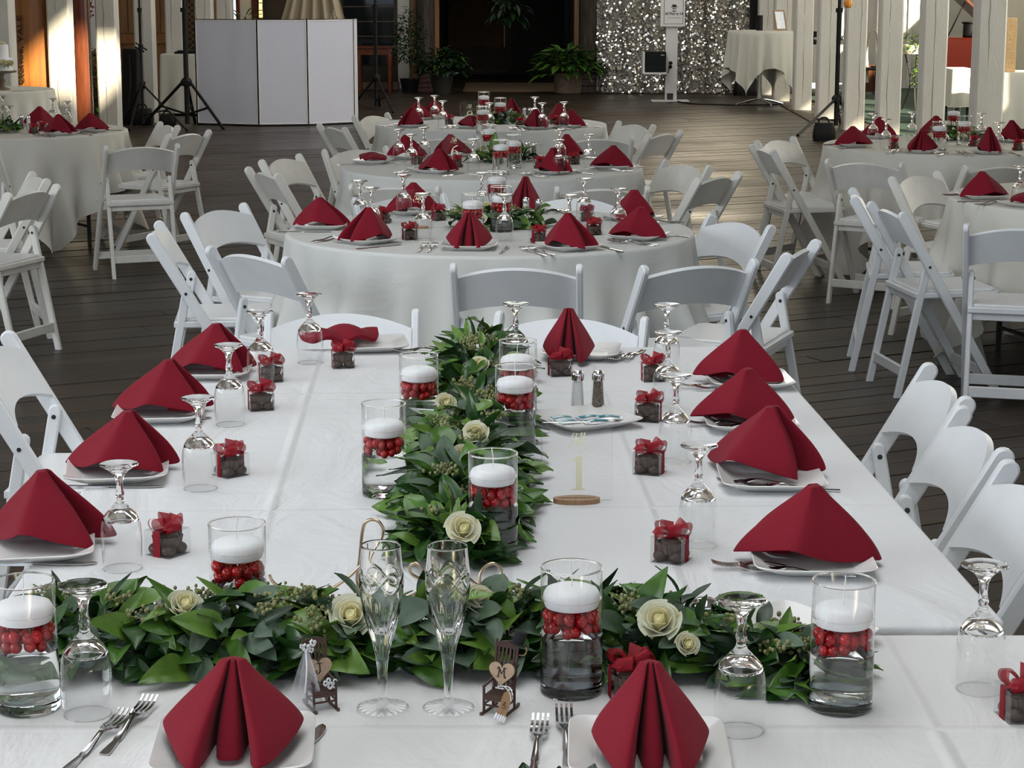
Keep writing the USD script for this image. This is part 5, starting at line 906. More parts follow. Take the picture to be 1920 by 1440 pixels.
# leaning case, bags
c = fl(248, 232); t = thing('speaker_case', 'tall black case leaning against the left posts', 'case', (c[0], c[1], 0), -6, tilt=-5); obj('body', MB().box((-0.10, -0.10, 0), (0.11, 0.10, 0.92), 0.02), 'black', t); obj('strap', MB().tube(spline([(0.0, -0.11, 0.85), (0.02, -0.14, 0.5), (-0.02, -0.11, 0.15)], 12), 0.012, 6), 'felt', t)
def lump(px, py, w, h, d, label, name='bag', mat='black', handle=False):
    c = fl(px, py); t = thing(name, label, 'bag', (c[0], c[1], 0)); P = []
    for i in np.linspace(0, 1, 14):
        a = np.arange(28) * 2 * np.pi / 28; s = (1 - 0.25 * i ** 2) * (0.92 + 0.08 * math.sin(i * 3)) if i < 1 else 0.02; e = 2 / 4.5
        x = np.sign(np.cos(a)) * np.abs(np.cos(a)) ** e * w / 2 * s; y = np.sign(np.sin(a)) * np.abs(np.sin(a)) ** e * d / 2 * s; z = np.full(28, h * min(i * 1.08, 1.0)); q = np.column_stack([x, y, z]); q[:, :2] *= 1 + 0.08 * meshkit.noise(q * 14, 2)[:, None]; P.append(q)
    obj('body', MB().grid(np.array(P), closed_u=True), mat, t, smooth=60)
    hs = MB().tube(spline([(-w * 0.28, 0, h * 0.9), (-w * 0.2, 0, h * 1.22), (w * 0.1, 0, h * 1.25), (w * 0.25, 0, h * 0.9)], 18), 0.010, 6)
    obj('handle', hs, mat, t, smooth=60)
lump(268, 234, 0.26, 0.20, 0.22, 'black cable bag at the foot of the leftmost light stand'); lump(315, 236, 0.20, 0.14, 0.2, 'small black bag under the draped side table')
lump(1545, 264, 0.25, 0.20, 0.14, 'black handbag on the floor before the right posts'); lump(1400, 178, 0.42, 0.24, 0.3, 'black bag behind the cocktail table')
# side table at the back left
def box_cloth(c, w, d, h, label, rot=0, seed=2, mat='linen', low=0.03):
    ring = sbox(-w / 2, -d / 2, w / 2, d / 2).buffer(-0.02).buffer(0.02, quad_segs=3).exterior; n = 150; p = np.array([ring.interpolate(i / n, normalized=True).coords[0] for i in range(n)])
    s = np.arange(n) / n * ring.length; wv = np.sin(s * 34 + 2 * np.sin(s * 3 + seed)) ; P = [np.column_stack([p * k, np.full(n, h)]) for k in (0.0, 0.5, 0.94, 0.995)]
    nn = p / np.linalg.norm(p, axis=1, keepdims=True)
    for t in np.linspace(0.03, 1, 9): P.append(np.column_stack([p + nn * (0.004 + t * (0.02 + 0.016 * wv))[:, None], np.full(n, h - t * (h - low))]))
    return obj('tablecloth', MB().grid(np.array(P), closed_u=True), mat, None, label, 'tablecloth', smooth=60, loc=(c[0], c[1], 0), rot=rot)
def plain_table(c, w, d, h, label, rot=0):
    t = thing('side_table', label, 'table', (c[0], c[1], 0), rot); obj('tabletop', MB().box((-w / 2 + 0.02, -d / 2 + 0.02, h - 0.035), (w / 2 - 0.02, d / 2 - 0.02, h - 0.004), 0.004), 'pinewood', t)
    for x in (-1, 1):
        for y in (-1, 1): obj('leg', MB().rod((x * (w / 2 - 0.08), y * (d / 2 - 0.08), 0), (x * (w / 2 - 0.08), y * (d / 2 - 0.08), h - 0.03), 0.016, 8), 'iron', t)
c = fl(334, 222); c[1] += 0.9; plain_table(c, 0.62, 0.62, 0.80, 'small table under the grey draped cloth beside the screen'); box_cloth(c, 0.62, 0.62, 0.803, 'grey cloth draped to the floor beside the white screen', mat='ivory')
t = thing('tray', 'flat black case lying on the draped table left of the screen', 'case', (c[0] + 0.06, c[1] - 0.05, 0.805)); obj('body', MB().box((-0.20, -0.14, 0), (0.22, 0.14, 0.025), 0.006), 'black', t); obj('lid', MB().box((-0.17, -0.12, 0.0255), (0.19, 0.12, 0.04), 0.008), 'felt', t)
# cake table
CK = (-4.86, 19.1)
t = thing('round_table', 'small round table under the cake table cloth', 'table', (*CK, 0)); obj('tabletop', MB().lathe([(0, 0.725), (0.61, 0.725), (0.61, 0.752), (0, 0.752)], 40), 'pinewood', t); obj('pedestal', MB().lathe([(0, 0), (0.28, 0), (0.26, 0.03), (0.05, 0.06), (0.05, 0.725), (0, 0.725)], 20), 'iron', t)
round_cloth(CK, 0.63, 1.16, 20, 'ivory cloth draped over the cake table at the upper left', 'ivory', 5)
ck = (X(4, 19.0), 18.95)
t = thing('cake_stand', 'weathered pedestal cake stand on the cake table', 'stand', (*ck, TZ)); obj('plate', MB().lathe([(0, 0.150), (0.02, 0.146), (0.135, 0.160), (0.142, 0.172), (0.136, 0.176), (0, 0.168)], 36), 'stone', t); obj('pedestal', MB().lathe([(0, 0), (0.075, 0.0), (0.07, 0.015), (0.03, 0.03), (0.022, 0.06), (0.036, 0.085), (0.02, 0.11), (0.03, 0.148), (0, 0.15)], 28), 'stone', t)
t = thing('wedding_cake', 'white two tier wedding cake with roses on the stone stand', 'cake', (*ck, TZ + 0.177))
for r, z0, z1 in ((0.105, 0, 0.115), (0.075, 0.115, 0.235)): obj('tier', MB().lathe([(0, z0), (r, z0), (r, z1 - 0.006), (r - 0.006, z1), (0, z1)], 40), 'wax', t)
for i, (px, py, s, l) in enumerate([(6, 118, 1.5, 'left pale rose at the foot of the cake'), (14, 120, 1.4, 'middle pale rose at the foot of the cake'), (21, 118, 1.3, 'right pale rose at the foot of the cake'), (4, 84, 1.4, 'pale rose on top of the wedding cake')]): rose(aty(px, py + 3, ck[1] - (0.125 if i < 3 else 0.02)), 55 if i < 3 else 10, 0, l, i % 2, s)
t = thing('cake_server', 'silver cake server lying on the cake table', 'server', (X(45, 18.8, 165), 18.75, TZ + 0.0005), -70); knife_build(t)
# rowing shell stood on end, with painted lettering, and a second slim one
def hull_board(px0, px1, y, label, mat, name, text=None):
    x0, x1 = X(px0, y), X(px1, y); w = (x1 - x0) / 2; P = []
    t = thing(name, label, 'boat', ((x0 + x1) / 2, y, 0))
    for z in np.linspace(0, 2.9, 30): P.append([(w * 0.98 * math.cos(a), -0.62 * w * math.sin(a) ** 0.8, z) for a in np.linspace(math.pi, 0, 26)])
    obj('hull', MB().grid(np.array(P)[:, ::-1], 0.012), mat, t, smooth=60)
    for k, u in enumerate((-0.35, 0.25, 0.65)):
        a = math.acos(u); obj('seam', MB().tube([(w * 0.99 * u, -0.625 * w * math.sin(a) ** 0.8, z) for z in np.linspace(0.02, 2.88, 12)], 0.006, 6), mat, t)
    if text:
        m = meshkit.text_mesh(text, 0.060, 0.003, True); m.apply_scale([0.74 / m.bounds[1][0], 1, 1]); R = np.column_stack([[0, 0, 1.0], [-0.90, 0.43, 0], [-0.43, -0.90, 0]])
        obj('lettering', MB().mesh(m, R, (-0.50 * w, -0.74 * w, Z(156, y))), 'ink', t, smooth=False)
hull_board(34, 95, 22.95, 'varnished wooden rowing shell on end with dark lettering at the upper left', 'amberwood', 'rowing_shell', 'ctories, YALE')
hull_board(141, 166, 24.2, 'slim red brown wooden shell on end between two left posts', 'redwood', 'rowing_shell')
struct('trim_20', MB().box((X(165, 25.2), 25.2, 0), (X(169.5, 25.2), 25.3, 2.5)), 'stone', 'grey vertical board edge between two left posts')
struct('trim_21', MB().box((X(166, 27.2), 27.2, 0.85), (X(186, 27.2), 27.3, 2.5)), 'trimwhite', 'pale panel behind the pink flowers at the upper left')
t = thing('potted_plant', 'green bushy plant between the left posts below pink flowers', 'plant', (X(176, 26.2), 26.2, 0)); obj('pot', MB().lathe([(0, 0), (0.12, 0), (0.15, 0.25), (0.13, 0.25), (0, 0.22)], 24), 'iron', t); bush(t, (0, 0), 0.17, 0.95, 260, 2, 41, [2, 2, 0, 1], z0=0.1, L=(0.06, 0.1), W=(0.03, 0.05))
t = thing('pink_flowers', 'spray of dusky pink flowers hanging by the left posts', 'flowers', (X(171, 26.9), 26.9, Z(15, 26.9))); b = MB(); rq = random.Random(9)
for k in range(60): b.sphere((rq.gauss(0, 0.035), rq.gauss(0, 0.03), rq.uniform(-0.13, 0.25)), rq.uniform(0.008, 0.018), 1)
obj('blossoms', b, 'pink', t, kind='stuff'); obj('stem', MB().rod((0, 0.02, -0.15), (0, 0.02, 0.6), 0.004, 5), 'twig', t)
# lattice, lamp, drape, decanter
lt = MB(); lx0, lx1, ly = X(353, 30.5), X(373, 30.5), 30.5
for k in range(14):
    lt.bar((lx0, ly, 0.75 + k * 0.09), (lx1, ly + 0.004, 0.75 + k * 0.09 + (lx1 - lx0)), 0.012, 0.008, up=(0, 1, 0)).bar((lx1, ly + 0.01, 0.75 + k * 0.09), (lx0, ly + 0.014, 0.75 + k * 0.09 + (lx1 - lx0)), 0.012, 0.008, up=(0, 1, 0))
t = thing('lattice_panel', 'dark lattice panel behind the thick light stand', 'lattice', (0, 0, 0)); obj('slats', lt, 'tan', t); obj('backing', MB().box((lx0 - 0.01, ly + 0.02, 0), (lx1 + 0.01, ly + 0.04, 2.3)), 'darkwall', t)
t = thing('wall_lamp', 'glowing amber strip lamp above the white screen', 'lamp', (X(490, 34.2), 34.3, 0)); obj('diffuser', MB().box((-0.03, -0.02, Z(33, 34.3)), (0.025, 0.02, 1.9), 0.004), 'lampglow', t); obj('bracket', MB().box((-0.035, 0.02, Z(40, 34.3)), (0.03, 0.1, 2.0)), 'iron', t); obj('bars', MB().box((-0.035, -0.03, 1.28), (0.03, -0.02, 1.292)).box((-0.035, -0.03, 1.40), (0.03, -0.02, 1.412)), 'iron', t)
t = thing('strap_leaf_plant', 'yellow green strap leaved plant above the white screen', 'plant', (X(460, 32.5), 32.5, 0)); bush(t, (0, 0), 0.10, 0.5, 16, 1, 13, [5, 1], L=(0.22, 0.34), W=(0.03, 0.05), up=0.9, z0=0.85, parts=16); obj('pot', MB().lathe([(0, 0.55), (0.10, 0.55), (0.13, 0.85), (0.11, 0.85), (0, 0.8)], 20), 'stone', t); obj('plinth', MB().box((-0.14, -0.14, 0), (0.14, 0.14, 0.55), 0.01), 'stone', t)
P = []; dy = 31.5
for i in np.linspace(0, 1, 12):
    z = 2.6 - i * (2.6 - 0.75); l, r = X(566, dy) - 0.46 * i ** 1.6, X(610, dy) + 0.42 * i ** 1.2; P.append([(l + (r - l) * u, dy + 0.06 * math.sin(u * 34) * (0.4 + i), z) for u in np.linspace(0, 1, 70)])
obj('drape', MB().grid(P), 'linen', None, 'sheer cream drape spreading like a tent behind the screen', 'drape', smooth=70)
t = thing('drape_table', 'dark low table behind the screen carrying the glass decanter', 'table', (X(590, 30.6), 30.6, 0)); obj('tabletop', MB().box((-0.5, -0.25, 1.10), (0.55, 0.25, 1.14), 0.005), 'redwood', t)
for sx in (-0.45, 0.5):
    for sy in (-0.2, 0.2): obj('leg', MB().rod((sx, sy, 0), (sx, sy, 1.1), 0.02, 8), 'redwood', t)
t = thing('decanter', 'clear glass decanter in front of the cream drape', 'decanter', (X(627, 30.5), 30.5, 1.141)); obj('body', MB().lathe([(0, 0.0), (0.05, 0.0), (0.062, 0.04), (0.055, 0.085), (0.022, 0.12), (0.02, 0.16), (0.03, 0.165), (0.018, 0.162), (0.019, 0.12), (0.05, 0.083), (0.056, 0.04), (0.046, 0.005), (0, 0.005)], 24), 'glass', t, smooth=50); obj('stopper', MB().lathe([(0, 0.155), (0.016, 0.166), (0.01, 0.18), (0.02, 0.2), (0.0, 0.225)], 16), 'glass', t, smooth=50)
# dark glazed cabinet and red brown table right of the screen
t = thing('glazed_cabinet', 'dark glazed cabinet with shelves behind the red brown table', 'cabinet', (X(690, 34.2), 34.2, 0)); x0, x1 = X(640, 34.2) - X(690, 34.2), X(745, 34.2) - X(690, 34.2)
obj('body', MB().box((x0, 0.0, 0.12), (x1, 0.28, 2.2), 0.005), 'darkwall', t); obj('plinth', MB().box((x0 - 0.02, -0.03, 0.0), (x1 + 0.02, 0.28, 0.12), 0.005), 'stone', t); obj('door_glass', MB().box((x0 + 0.05, -0.012, 0.4), (x1 - 0.05, -0.004, 2.1)), 'darkglass', t)
for k in range(4): obj('shelf', MB().box((x0 + 0.04, -0.03, 0.62 + k * 0.24), (x1 - 0.04, -0.006, 0.632 + k * 0.24)), 'stone', t)
t = thing('turned_leg_table', 'red brown table with turned legs beside the ficus tree', 'table', (X(704, 33.6), 33.4, 0)); w = 0.31
obj('tabletop', MB().box((-w, -0.3, 0.70), (w, 0.3, 0.735), 0.006), 'redwood', t); obj('apron', MB().box((-w + 0.04, -0.27, 0.60), (w - 0.04, 0.27, 0.70)), 'redwood', t)
for sx in (-1, 1):
    for sy in (-1, 1): obj('leg', MB().lathe([(0, 0), (0.022, 0), (0.03, 0.08), (0.022, 0.12), (0.042, 0.3), (0.03, 0.42), (0.048, 0.47), (0.045, 0.62), (0, 0.62)], 16, None, (sx * (w - 0.06), sy * 0.23, 0)), 'redwood', t, smooth=50)
# plants by the passage
t = thing('ficus_tree', 'slim ficus tree in a black pot left of the dark passage', 'tree', (X(768, 33.3), 33.3, 0)); obj('pot', MB().lathe([(0, 0), (0.12, 0), (0.16, 0.22), (0.14, 0.22), (0, 0.19)], 24), 'black', t); obj('trunk', MB().tube(spline([(0, 0, 0.18), (0.02, 0, 0.5), (-0.01, 0.02, 0.9), (0.02, 0, 1.4)], 14), 0.012, 8).tube(spline([(0.03, 0, 0.18), (0.0, 0.02, 0.5), (0.03, 0, 0.9)], 10), 0.009, 8), 'twig', t); bush(t, (0.0, 0), 0.24, 0.98, 620, 2, 21, [2, 2, 0, 4], L=(0.06, 0.095), W=(0.028, 0.042), z0=0.40, parts=60)
t = thing('bushy_plant', 'dark bushy plant in a pot left of the passage opening', 'plant', (X(829, 33.0), 32.8, 0)); obj('pot', MB().lathe([(0, 0), (0.13, 0), (0.19, 0.30), (0.17, 0.30), (0, 0.26)], 24), 'iron', t); bush(t, (0.03, 0), 0.36, 0.42, 330, 2, 22, [2, 2, 0], L=(0.10, 0.17), W=(0.05, 0.08), z0=0.28, parts=60)
t = thing('wooden_planter', 'dark wooden box planter beside the ficus pot', 'planter', (X(793, 33.4), 33.5, 0))
for k in range(4): obj('board', MB().box((-0.17, -0.15, k * 0.075), (0.17, 0.15, k * 0.075 + 0.071), 0.004), 'redwood', t)
t = thing('peace_lily', 'broad leaved peace lily in a grey pot right of the passage', 'plant', (X(1065, 32.9), 32.9, 0)); obj('pot', MB().lathe([(0, 0), (0.19, 0), (0.21, 0.02), (0.23, 0.27), (0.25, 0.30), (0.22, 0.30), (0, 0.26)], 28), 'stone', t); bush(t, (0, 0), 0.42, 0.46, 230, 1, 23, [1, 0, 0, 1], L=(0.20, 0.32), W=(0.07, 0.11), z0=0.26, up=0.7, parts=110)
t = thing('dark_crate', 'low dark wooden crate beside the peace lily', 'crate', (X(1105, 33.2), 33.3, 0))
for k in range(3): obj('board', MB().box((-0.16, -0.14, k * 0.11), (0.17, 0.14, k * 0.11 + 0.105), 0.004), 'redwood', t)
t = thing('hanging_plant', 'dim hanging plant in the passage doorway', 'plant', (X(952, 35.5), 35.5, 0)); bush(t, (0, 0), 0.28, 0.5, 90, 1, 24, [2, 3, 0], L=(0.16, 0.26), W=(0.05, 0.08), z0=1.05, up=0.1, parts=30); obj('basket', MB().lathe([(0, 1.52), (0.14, 1.55), (0.17, 1.7), (0.15, 1.7), (0, 1.6)], 20), 'iron', t); obj('hanger', MB().rod((0, 0, 1.6), (0, 0, 2.4), 0.006, 6), 'iron', t)
a, b = fl(870, 172), fl(1055, 173); c, d = fl(1049, 157), fl(876, 156)
t = thing('rug', 'tan woven doormat before the dark passage', 'rug', (0, 0, 0)); obj('pile', MB().hull([q + np.array([0, 0, z]) for q in (a, b, c, d) for z in (0.001, 0.012)]), 'rug', t); e = MB()
for u, v in ((a, b), (b, c), (c, d), (d, a)): e.bar(u + [0, 0, 0.009], v + [0, 0, 0.009], 0.035, 0.012)
obj('border', e, 'tan', t)
# sequin curtain
ys = float(fl(1250, 176)[1]); xa, xb = X(1119, ys), X(1404, ys)
def fold(x, z): return 0.055 * math.sin(x * 19 + 0.7 * math.sin(x * 5)) + 0.02 * math.sin(x * 43 + z * 2)
t = thing('sequin_curtain', 'sparkling silver sequin curtain hanging at the back', 'curtain', (0, ys, 0))
obj('backing', MB().grid([[(x, fold(x, z) + 0.012, z) for x in np.linspace(xa, xb, 160)] for z in np.linspace(0.02, 2.4, 24)], 0.004), 'sequin_cloth', t, smooth=60)
rs = np.random.RandomState(5); b = MB(); hx = np.array([(math.cos(k * math.pi / 3), math.sin(k * math.pi / 3), 0) for k in range(6)]); hf = np.array([[0, 1, 2], [0, 2, 3], [0, 3, 4], [0, 4, 5]]); sv, sf, nq = [], [], 0; one = []
for i in range(5200):
    x, z = rs.uniform(xa, xb), 0.02 + 2.0 * rs.rand() ** 1.0; r = rs.uniform(0.013, 0.025); th, ph = rs.normal(0, 0.45), rs.normal(-0.34, 0.42)
    n = np.array([math.sin(th) * math.cos(ph), -math.cos(th) * math.cos(ph), -math.sin(ph)]); u = np.cross(n, [0, 0, 1.0]); u /= np.linalg.norm(u); w = np.cross(u, n); v = hx @ np.column_stack([u, w, n]).T * r + [x, fold(x, z) - 0.008 - 0.01 * rs.rand(), z]
    if i < 280: obj('sequin', (v, hf), 'silver', t, smooth=False)
    else: sv.append(v); sf.append(hf + nq); nq += 6
obj('sequins', (np.vstack(sv), np.vstack(sf)), 'silver', t, kind='stuff', smooth=False)
obj('side_band', MB().box((xb, -0.01, 0), (X(1418, ys), 0.05, 2.5)), 'black', t)
# sign stand with printer box
c = fl(1257, 190); t = thing('photo_stand', 'white sign stand with hat logo and black printer before the sequin curtain', 'stand', (c[0], c[1], 0)); k = c[1] / F
pxm = lambda dx: dx * k * 1.02
obj('base', MB().box((-pxm(35), -0.18, 0), (pxm(33), 0.18, 0.018), 0.006), 'trimwhite', t); obj('column', MB().box((-pxm(10.5), -0.05, 0.018), (pxm(11), 0.05, Z(40, c[1])), 0.004), 'trimwhite', t)
hd = obj('sign_plate', MB().box((-pxm(21), -0.11, Z(50, c[1])), (pxm(23), -0.02, 1.95), 0.006), 'trimwhite', t)
rim = sbox(-pxm(15), Z(45, c[1]), pxm(20), 1.93); obj('sign_rim', MB().prism(rim.difference(rim.buffer(-0.006)), 0.002, XYZ_XZ, (0, -0.1105, 0)), 'stone', hd)
cx = pxm(3.5); zz = lambda py: Z(py, c[1])
hat = unary_union([Polygon([(cx - pxm(4), zz(13)), (cx + pxm(4), zz(13)), (cx + pxm(3.2), zz(8)), (cx, zz(8.8)), (cx - pxm(3), zz(7.6))]), affinity.scale(Point(cx, zz(12.8)).buffer(1, 16), pxm(7), pxm(0.7))])
face = unary_union([affinity.scale(Point(cx + s * pxm(1.9), zz(16)).buffer(1, 12), pxm(1.6), pxm(0.9)) for s in (-1, 1)] + [sbox(cx - pxm(2), zz(15.9), cx + pxm(2), zz(15.4)), LineString([(cx - pxm(3), zz(21.2)), (cx - pxm(1.2), zz(19.6)), (cx, zz(20.2)), (cx + pxm(1.2), zz(19.6)), (cx + pxm(3), zz(21.2))]).buffer(pxm(0.5)), LineString([(cx - pxm(1.4), zz(21.5)), (cx, zz(22)), (cx + pxm(1.4), zz(21.5))]).buffer(pxm(0.4))])
obj('logo', MB().prism(unary_union([hat, face]), 0.002, XYZ_XZ, (0, -0.1105, 0)), 'ink', hd)
m = meshkit.text_mesh('Sir Pics-a-lot', 0.036, 0.002, True); wd = m.bounds[1][0]; obj('lettering', MB().mesh(m, XYZ_XZ @ np.diag([pxm(33) / wd, 1, 1.0]), (cx - pxm(16.5), -0.1105, zz(27.5))), 'ink', hd, smooth=False)
obj('rule', MB().box((cx - pxm(12), -0.1115, zz(33.4)), (cx + pxm(12), -0.110, zz(32.8))).box((cx - pxm(11), -0.1115, zz(29.8)), (cx + pxm(11), -0.110, zz(29.5))).box((cx - pxm(12), -0.1115, zz(45)), (cx + pxm(14), -0.110, zz(44.6))), 'stone', hd)
pr = obj('printer', MB().box((-pxm(48), -0.24, zz(134)), (-pxm(11), 0.14, zz(96)), 0.008), 'black', t); obj('printer_slot', MB().box((-pxm(43), -0.246, zz(130)), (-pxm(18), -0.239, zz(109)), 0.002), 'darkglass', pr); obj('printer_badge', MB().box((-pxm(21), -0.245, zz(103)), (-pxm(14), -0.239, zz(101.5))), 'chrome', pr)
obj('printer_shelf', MB().box((-pxm(53), -0.26, zz(138)), (-pxm(9), 0.16, zz(134.5)), 0.003).box((-pxm(53), -0.22, zz(134.5)), (-pxm(49), 0.16, zz(97)), 0.003), 'trimwhite', t)
cb = MB()
for dx, py in ((-1, 118), (-1.5, 125)): cb.sphere((pxm(dx), -0.055, zz(py)), 0.028, 1, (1, 0.5, 1))
obj('cable', cb.tube(spline([(pxm(-1), -0.07, zz(118)), (-pxm(6), -0.10, zz(135)), (-pxm(10), -0.05, zz(142)), (-pxm(12), 0.08, zz(160))], 16), 0.006, 6), 'black', t); obj('plug_box', MB().box((-pxm(7), -0.07, 0.03), (pxm(4), -0.045, 0.12), 0.004), 'iron', t)
# floor cables
def cable(name, pts, r, mat, label): obj(name, MB().tube(spline([fl(x, y) + [0, 0, r] for x, y in pts], 60), r, 6), mat, None, label, 'cable', smooth=60)
cable('power_cable', [(1262, 189), (1290, 195), (1340, 197), (1400, 198), (1452, 197), (1462, 196)], 0.009, 'black', 'black power cable on the floor from the sign stand to the cocktail table')
cable('tape_line', [(1463, 197), (1490, 212), (1525, 232)], 0.010, 'tan', 'pale cord on the floor running to the tripod')
# cocktail table
c = fl(1423, 197); kz = Z(57, c[1]); t = thing('cocktail_table', 'tall cocktail table on a steel cross base', 'table', (c[0], c[1], 0))
obj('tabletop', MB().lathe([(0, kz - 0.03), (0.44, kz - 0.03), (0.445, kz - 0.015), (0.44, kz - 0.005), (0, kz - 0.005)], 48), 'pinewood', t); obj('pole', MB().rod((0, 0, 0.08), (0, 0, kz - 0.03), 0.034, 14), 'chrome', t)
for k in range(4):
    a = 0.35 + k * math.pi / 2; obj('foot', MB().tube(spline([(0.03 * math.cos(a), 0.03 * math.sin(a), 0.09), (0.2 * math.cos(a), 0.2 * math.sin(a), 0.06), (0.38 * math.cos(a), 0.38 * math.sin(a), 0.015)], 10), 0.016, 8), 'chrome', t)
rc = 0.455; P = []; n = 220; a = np.arange(n) * 2 * np.pi / n; half = 0.98; aa = a - 0.26; reach = np.minimum(half / np.maximum(np.abs(np.cos(aa)), np.abs(np.sin(aa))), 1.40); drop = reach - rc; wv = np.sin(18 * a + 1.2 * np.sin(3 * a)) * 0.6 + 0.4 * np.sin(11 * a + 2)
for r in (0, 0.5, 0.95, 1.0): P.append(np.column_stack([rc * r * np.cos(a), rc * r * np.sin(a), np.full(n, kz + (0.0 if r < 1 else -0.004))]))
for q in np.linspace(0.06, 1, 14): o = rc + 0.012 + 0.075 * q * (0.3 + wv * 0.8) * np.clip(drop / 0.4, 0.5, 1.2); P.append(np.column_stack([o * np.cos(a), o * np.sin(a), kz - 0.006 - q * drop * 0.98]))
obj('tablecloth', MB().grid(np.array(P), closed_u=True), 'ivory', None, 'pointed cream cloth hanging from the tall cocktail table', 'tablecloth', smooth=70, loc=(c[0], c[1], 0))
t = thing('candle_jar', 'black cylinder jar on the cocktail table', 'jar', (X(1423, c[1], 50), c[1] - 0.05, kz + 0.001)); obj('body', MB().lathe([(0, 0), (0.046, 0), (0.048, 0.006), (0.048, 0.205), (0.044, 0.21), (0.044, 0.19), (0, 0.19)], 28), 'black', t); obj('rim', MB().lathe([(0.046, 0.206), (0.049, 0.208), (0.049, 0.212), (0.046, 0.213)], 28), 'felt', t)
t = thing('picture_frame', 'small wooden picture frame on an easel back on the cocktail table', 'frame', (X(1464, c[1], 50), c[1] - 0.05, kz + 0.002), 38, tilt=-14); fr = sbox(-0.11, 0, 0.11, 0.29); obj('border', MB().prism(fr.difference(fr.buffer(-0.02)), 0.018, XYZ_XZ), 'oak', t); obj('picture', MB().prism(fr.buffer(-0.02), 0.006, XYZ_XZ, (0, -0.004, 0)), 'foil', t); obj('easel_leg', MB().bar((0, 0.0, 0.2), (0, 0.10, 0.03), 0.03, 0.005), 'oak', t)
t = thing('paper_sheets', 'a few pale papers on the cocktail table', 'paper', (X(1392, c[1], 55), c[1] - 0.1, kz + 0.001)); obj('sheet', MB().box((-0.08, -0.05, 0), (0.02, 0.06, 0.002)), 'tan', t); obj('sheet', MB().box((-0.02, -0.06, 0.002), (0.09, 0.05, 0.004), 0, rz(0.3)), 'foil', t)
# right aisle: gift table, plant stand, piano, brick lantern
g = (X(1556, 33.0), 32.6); plain_table(g, 0.95, 0.6, 0.78, 'gift table behind the right posts'); box_cloth(g, 0.95, 0.6, 0.783, 'cream cloth on the gift table behind the right posts', low=0.20, mat='ivory')
t = thing('speaker_box', 'small black box on the gift table', 'box', (X(1528, 32.5), 32.5, 0.784)); obj('body', MB().box((-0.06, -0.06, 0), (0.06, 0.06, 0.20), 0.008), 'black', t); obj('grille', MB().box((-0.05, -0.064, 0.02), (0.05, -0.06, 0.18)), 'felt', t)
for i, px in enumerate((1533, 1574, 1583)):
    t = thing('gift_basket', '%s dark trinket basket on the gift table' % ('left', 'middle', 'right')[i], 'basket', (X(px, 32.45), 32.45, 0.784)); obj('basket', MB().lathe([(0, 0), (0.05, 0), (0.075, 0.07), (0.065, 0.07), (0, 0.02)], 16), 'iron', t); b = MB()
    for k in range(9): b.sphere((0.05 * math.cos(k * 2.4), 0.05 * math.sin(k * 2.4), 0.07 + 0.02 * (k % 3)), 0.026, 1)
    obj('contents', b, ('foil', 'iron', 'screenfab')[i], t)
struct('trim_22', MB().box((X(1618, 33.6), 33.4, 0), (X(1652, 33.6), 33.9, 0.42)), 'redwood', 'dark low bench end between two right posts')
t = thing('desk_chair', 'black framed seat between two right posts', 'chair', (X(1630, 32.2), 32.2, 0)); obj('back', MB().tube(spline([(-0.1, 0, 0.42), (0.0, 0, 0.95), (0.10, 0.02, 0.95), (0.12, 0, 0.50), (0.02, -0.02, 0.45)], 24), 0.012, 8), 'iron', t); obj('seat', MB().box((-0.14, -0.14, 0.40), (0.12, 0.14, 0.44), 0.01), 'iron', t)
for k in range(4): obj('leg', MB().rod(((-1) ** k * 0.11 - 0.01, (0.12 if k > 1 else -0.12), 0), ((-1) ** k * 0.10 - 0.01, (0.11 if k > 1 else -0.11), 0.4), 0.011, 8), 'iron', t)
c = fl(1712, 208); t = thing('plant_stand', 'wrought iron plant stand with trailing ivy between the right posts', 'stand', (c[0], c[1], 0)); b = MB(); h = Z(98, c[1])
for k in range(3):
    a = 0.5 + k * 2.094; b.tube(spline([(0.17 * math.cos(a), 0.17 * math.sin(a), 0.0), (0.08 * math.cos(a), 0.08 * math.sin(a), 0.25), (0.06 * math.cos(a), 0.06 * math.sin(a), 0.45), (0.15 * math.cos(a), 0.15 * math.sin(a), h)], 16), 0.010, 6)
obj('legs', b, 'iron', t); obj('tray', MB().lathe([(0, h - 0.02), (0.18, h - 0.02), (0.2, h + 0.03), (0.205, h + 0.10), (0.195, h + 0.10), (0.19, h + 0.03), (0, h)], 28), 'gold', t)
sw = MB()
for k in range(12): a = k * 0.5236; sw.tube([(0.19 * math.cos(a) + 0.03 * math.cos(q) * -math.sin(a), 0.19 * math.sin(a) + 0.03 * math.cos(q) * math.cos(a), h + 0.04 + 0.03 * math.sin(q)) for q in np.linspace(0, 5.5, 10)], 0.004, 5)
obj('scrolls', sw, 'iron', t); bush(t, (0, 0), 0.20, 0.28, 110, 0, 31, [0, 2, 5], L=(0.05, 0.08), W=(0.04, 0.06), z0=h + 0.02, parts=30); bush(t, (0.04, -0.1), 0.08, 0.6, 80, 0, 32, [5, 1], L=(0.04, 0.07), W=(0.035, 0.05), z0=0.3)
t = thing('grand_piano', 'glossy red grand piano with raised lid between the right posts', 'piano', (X(1806, 30.0), 30.2, 0)); w0, w1 = X(1768, 30) - X(1806, 30), X(1850, 30) - X(1806, 30); z0, z1 = Z(128, 30), Z(70, 30)
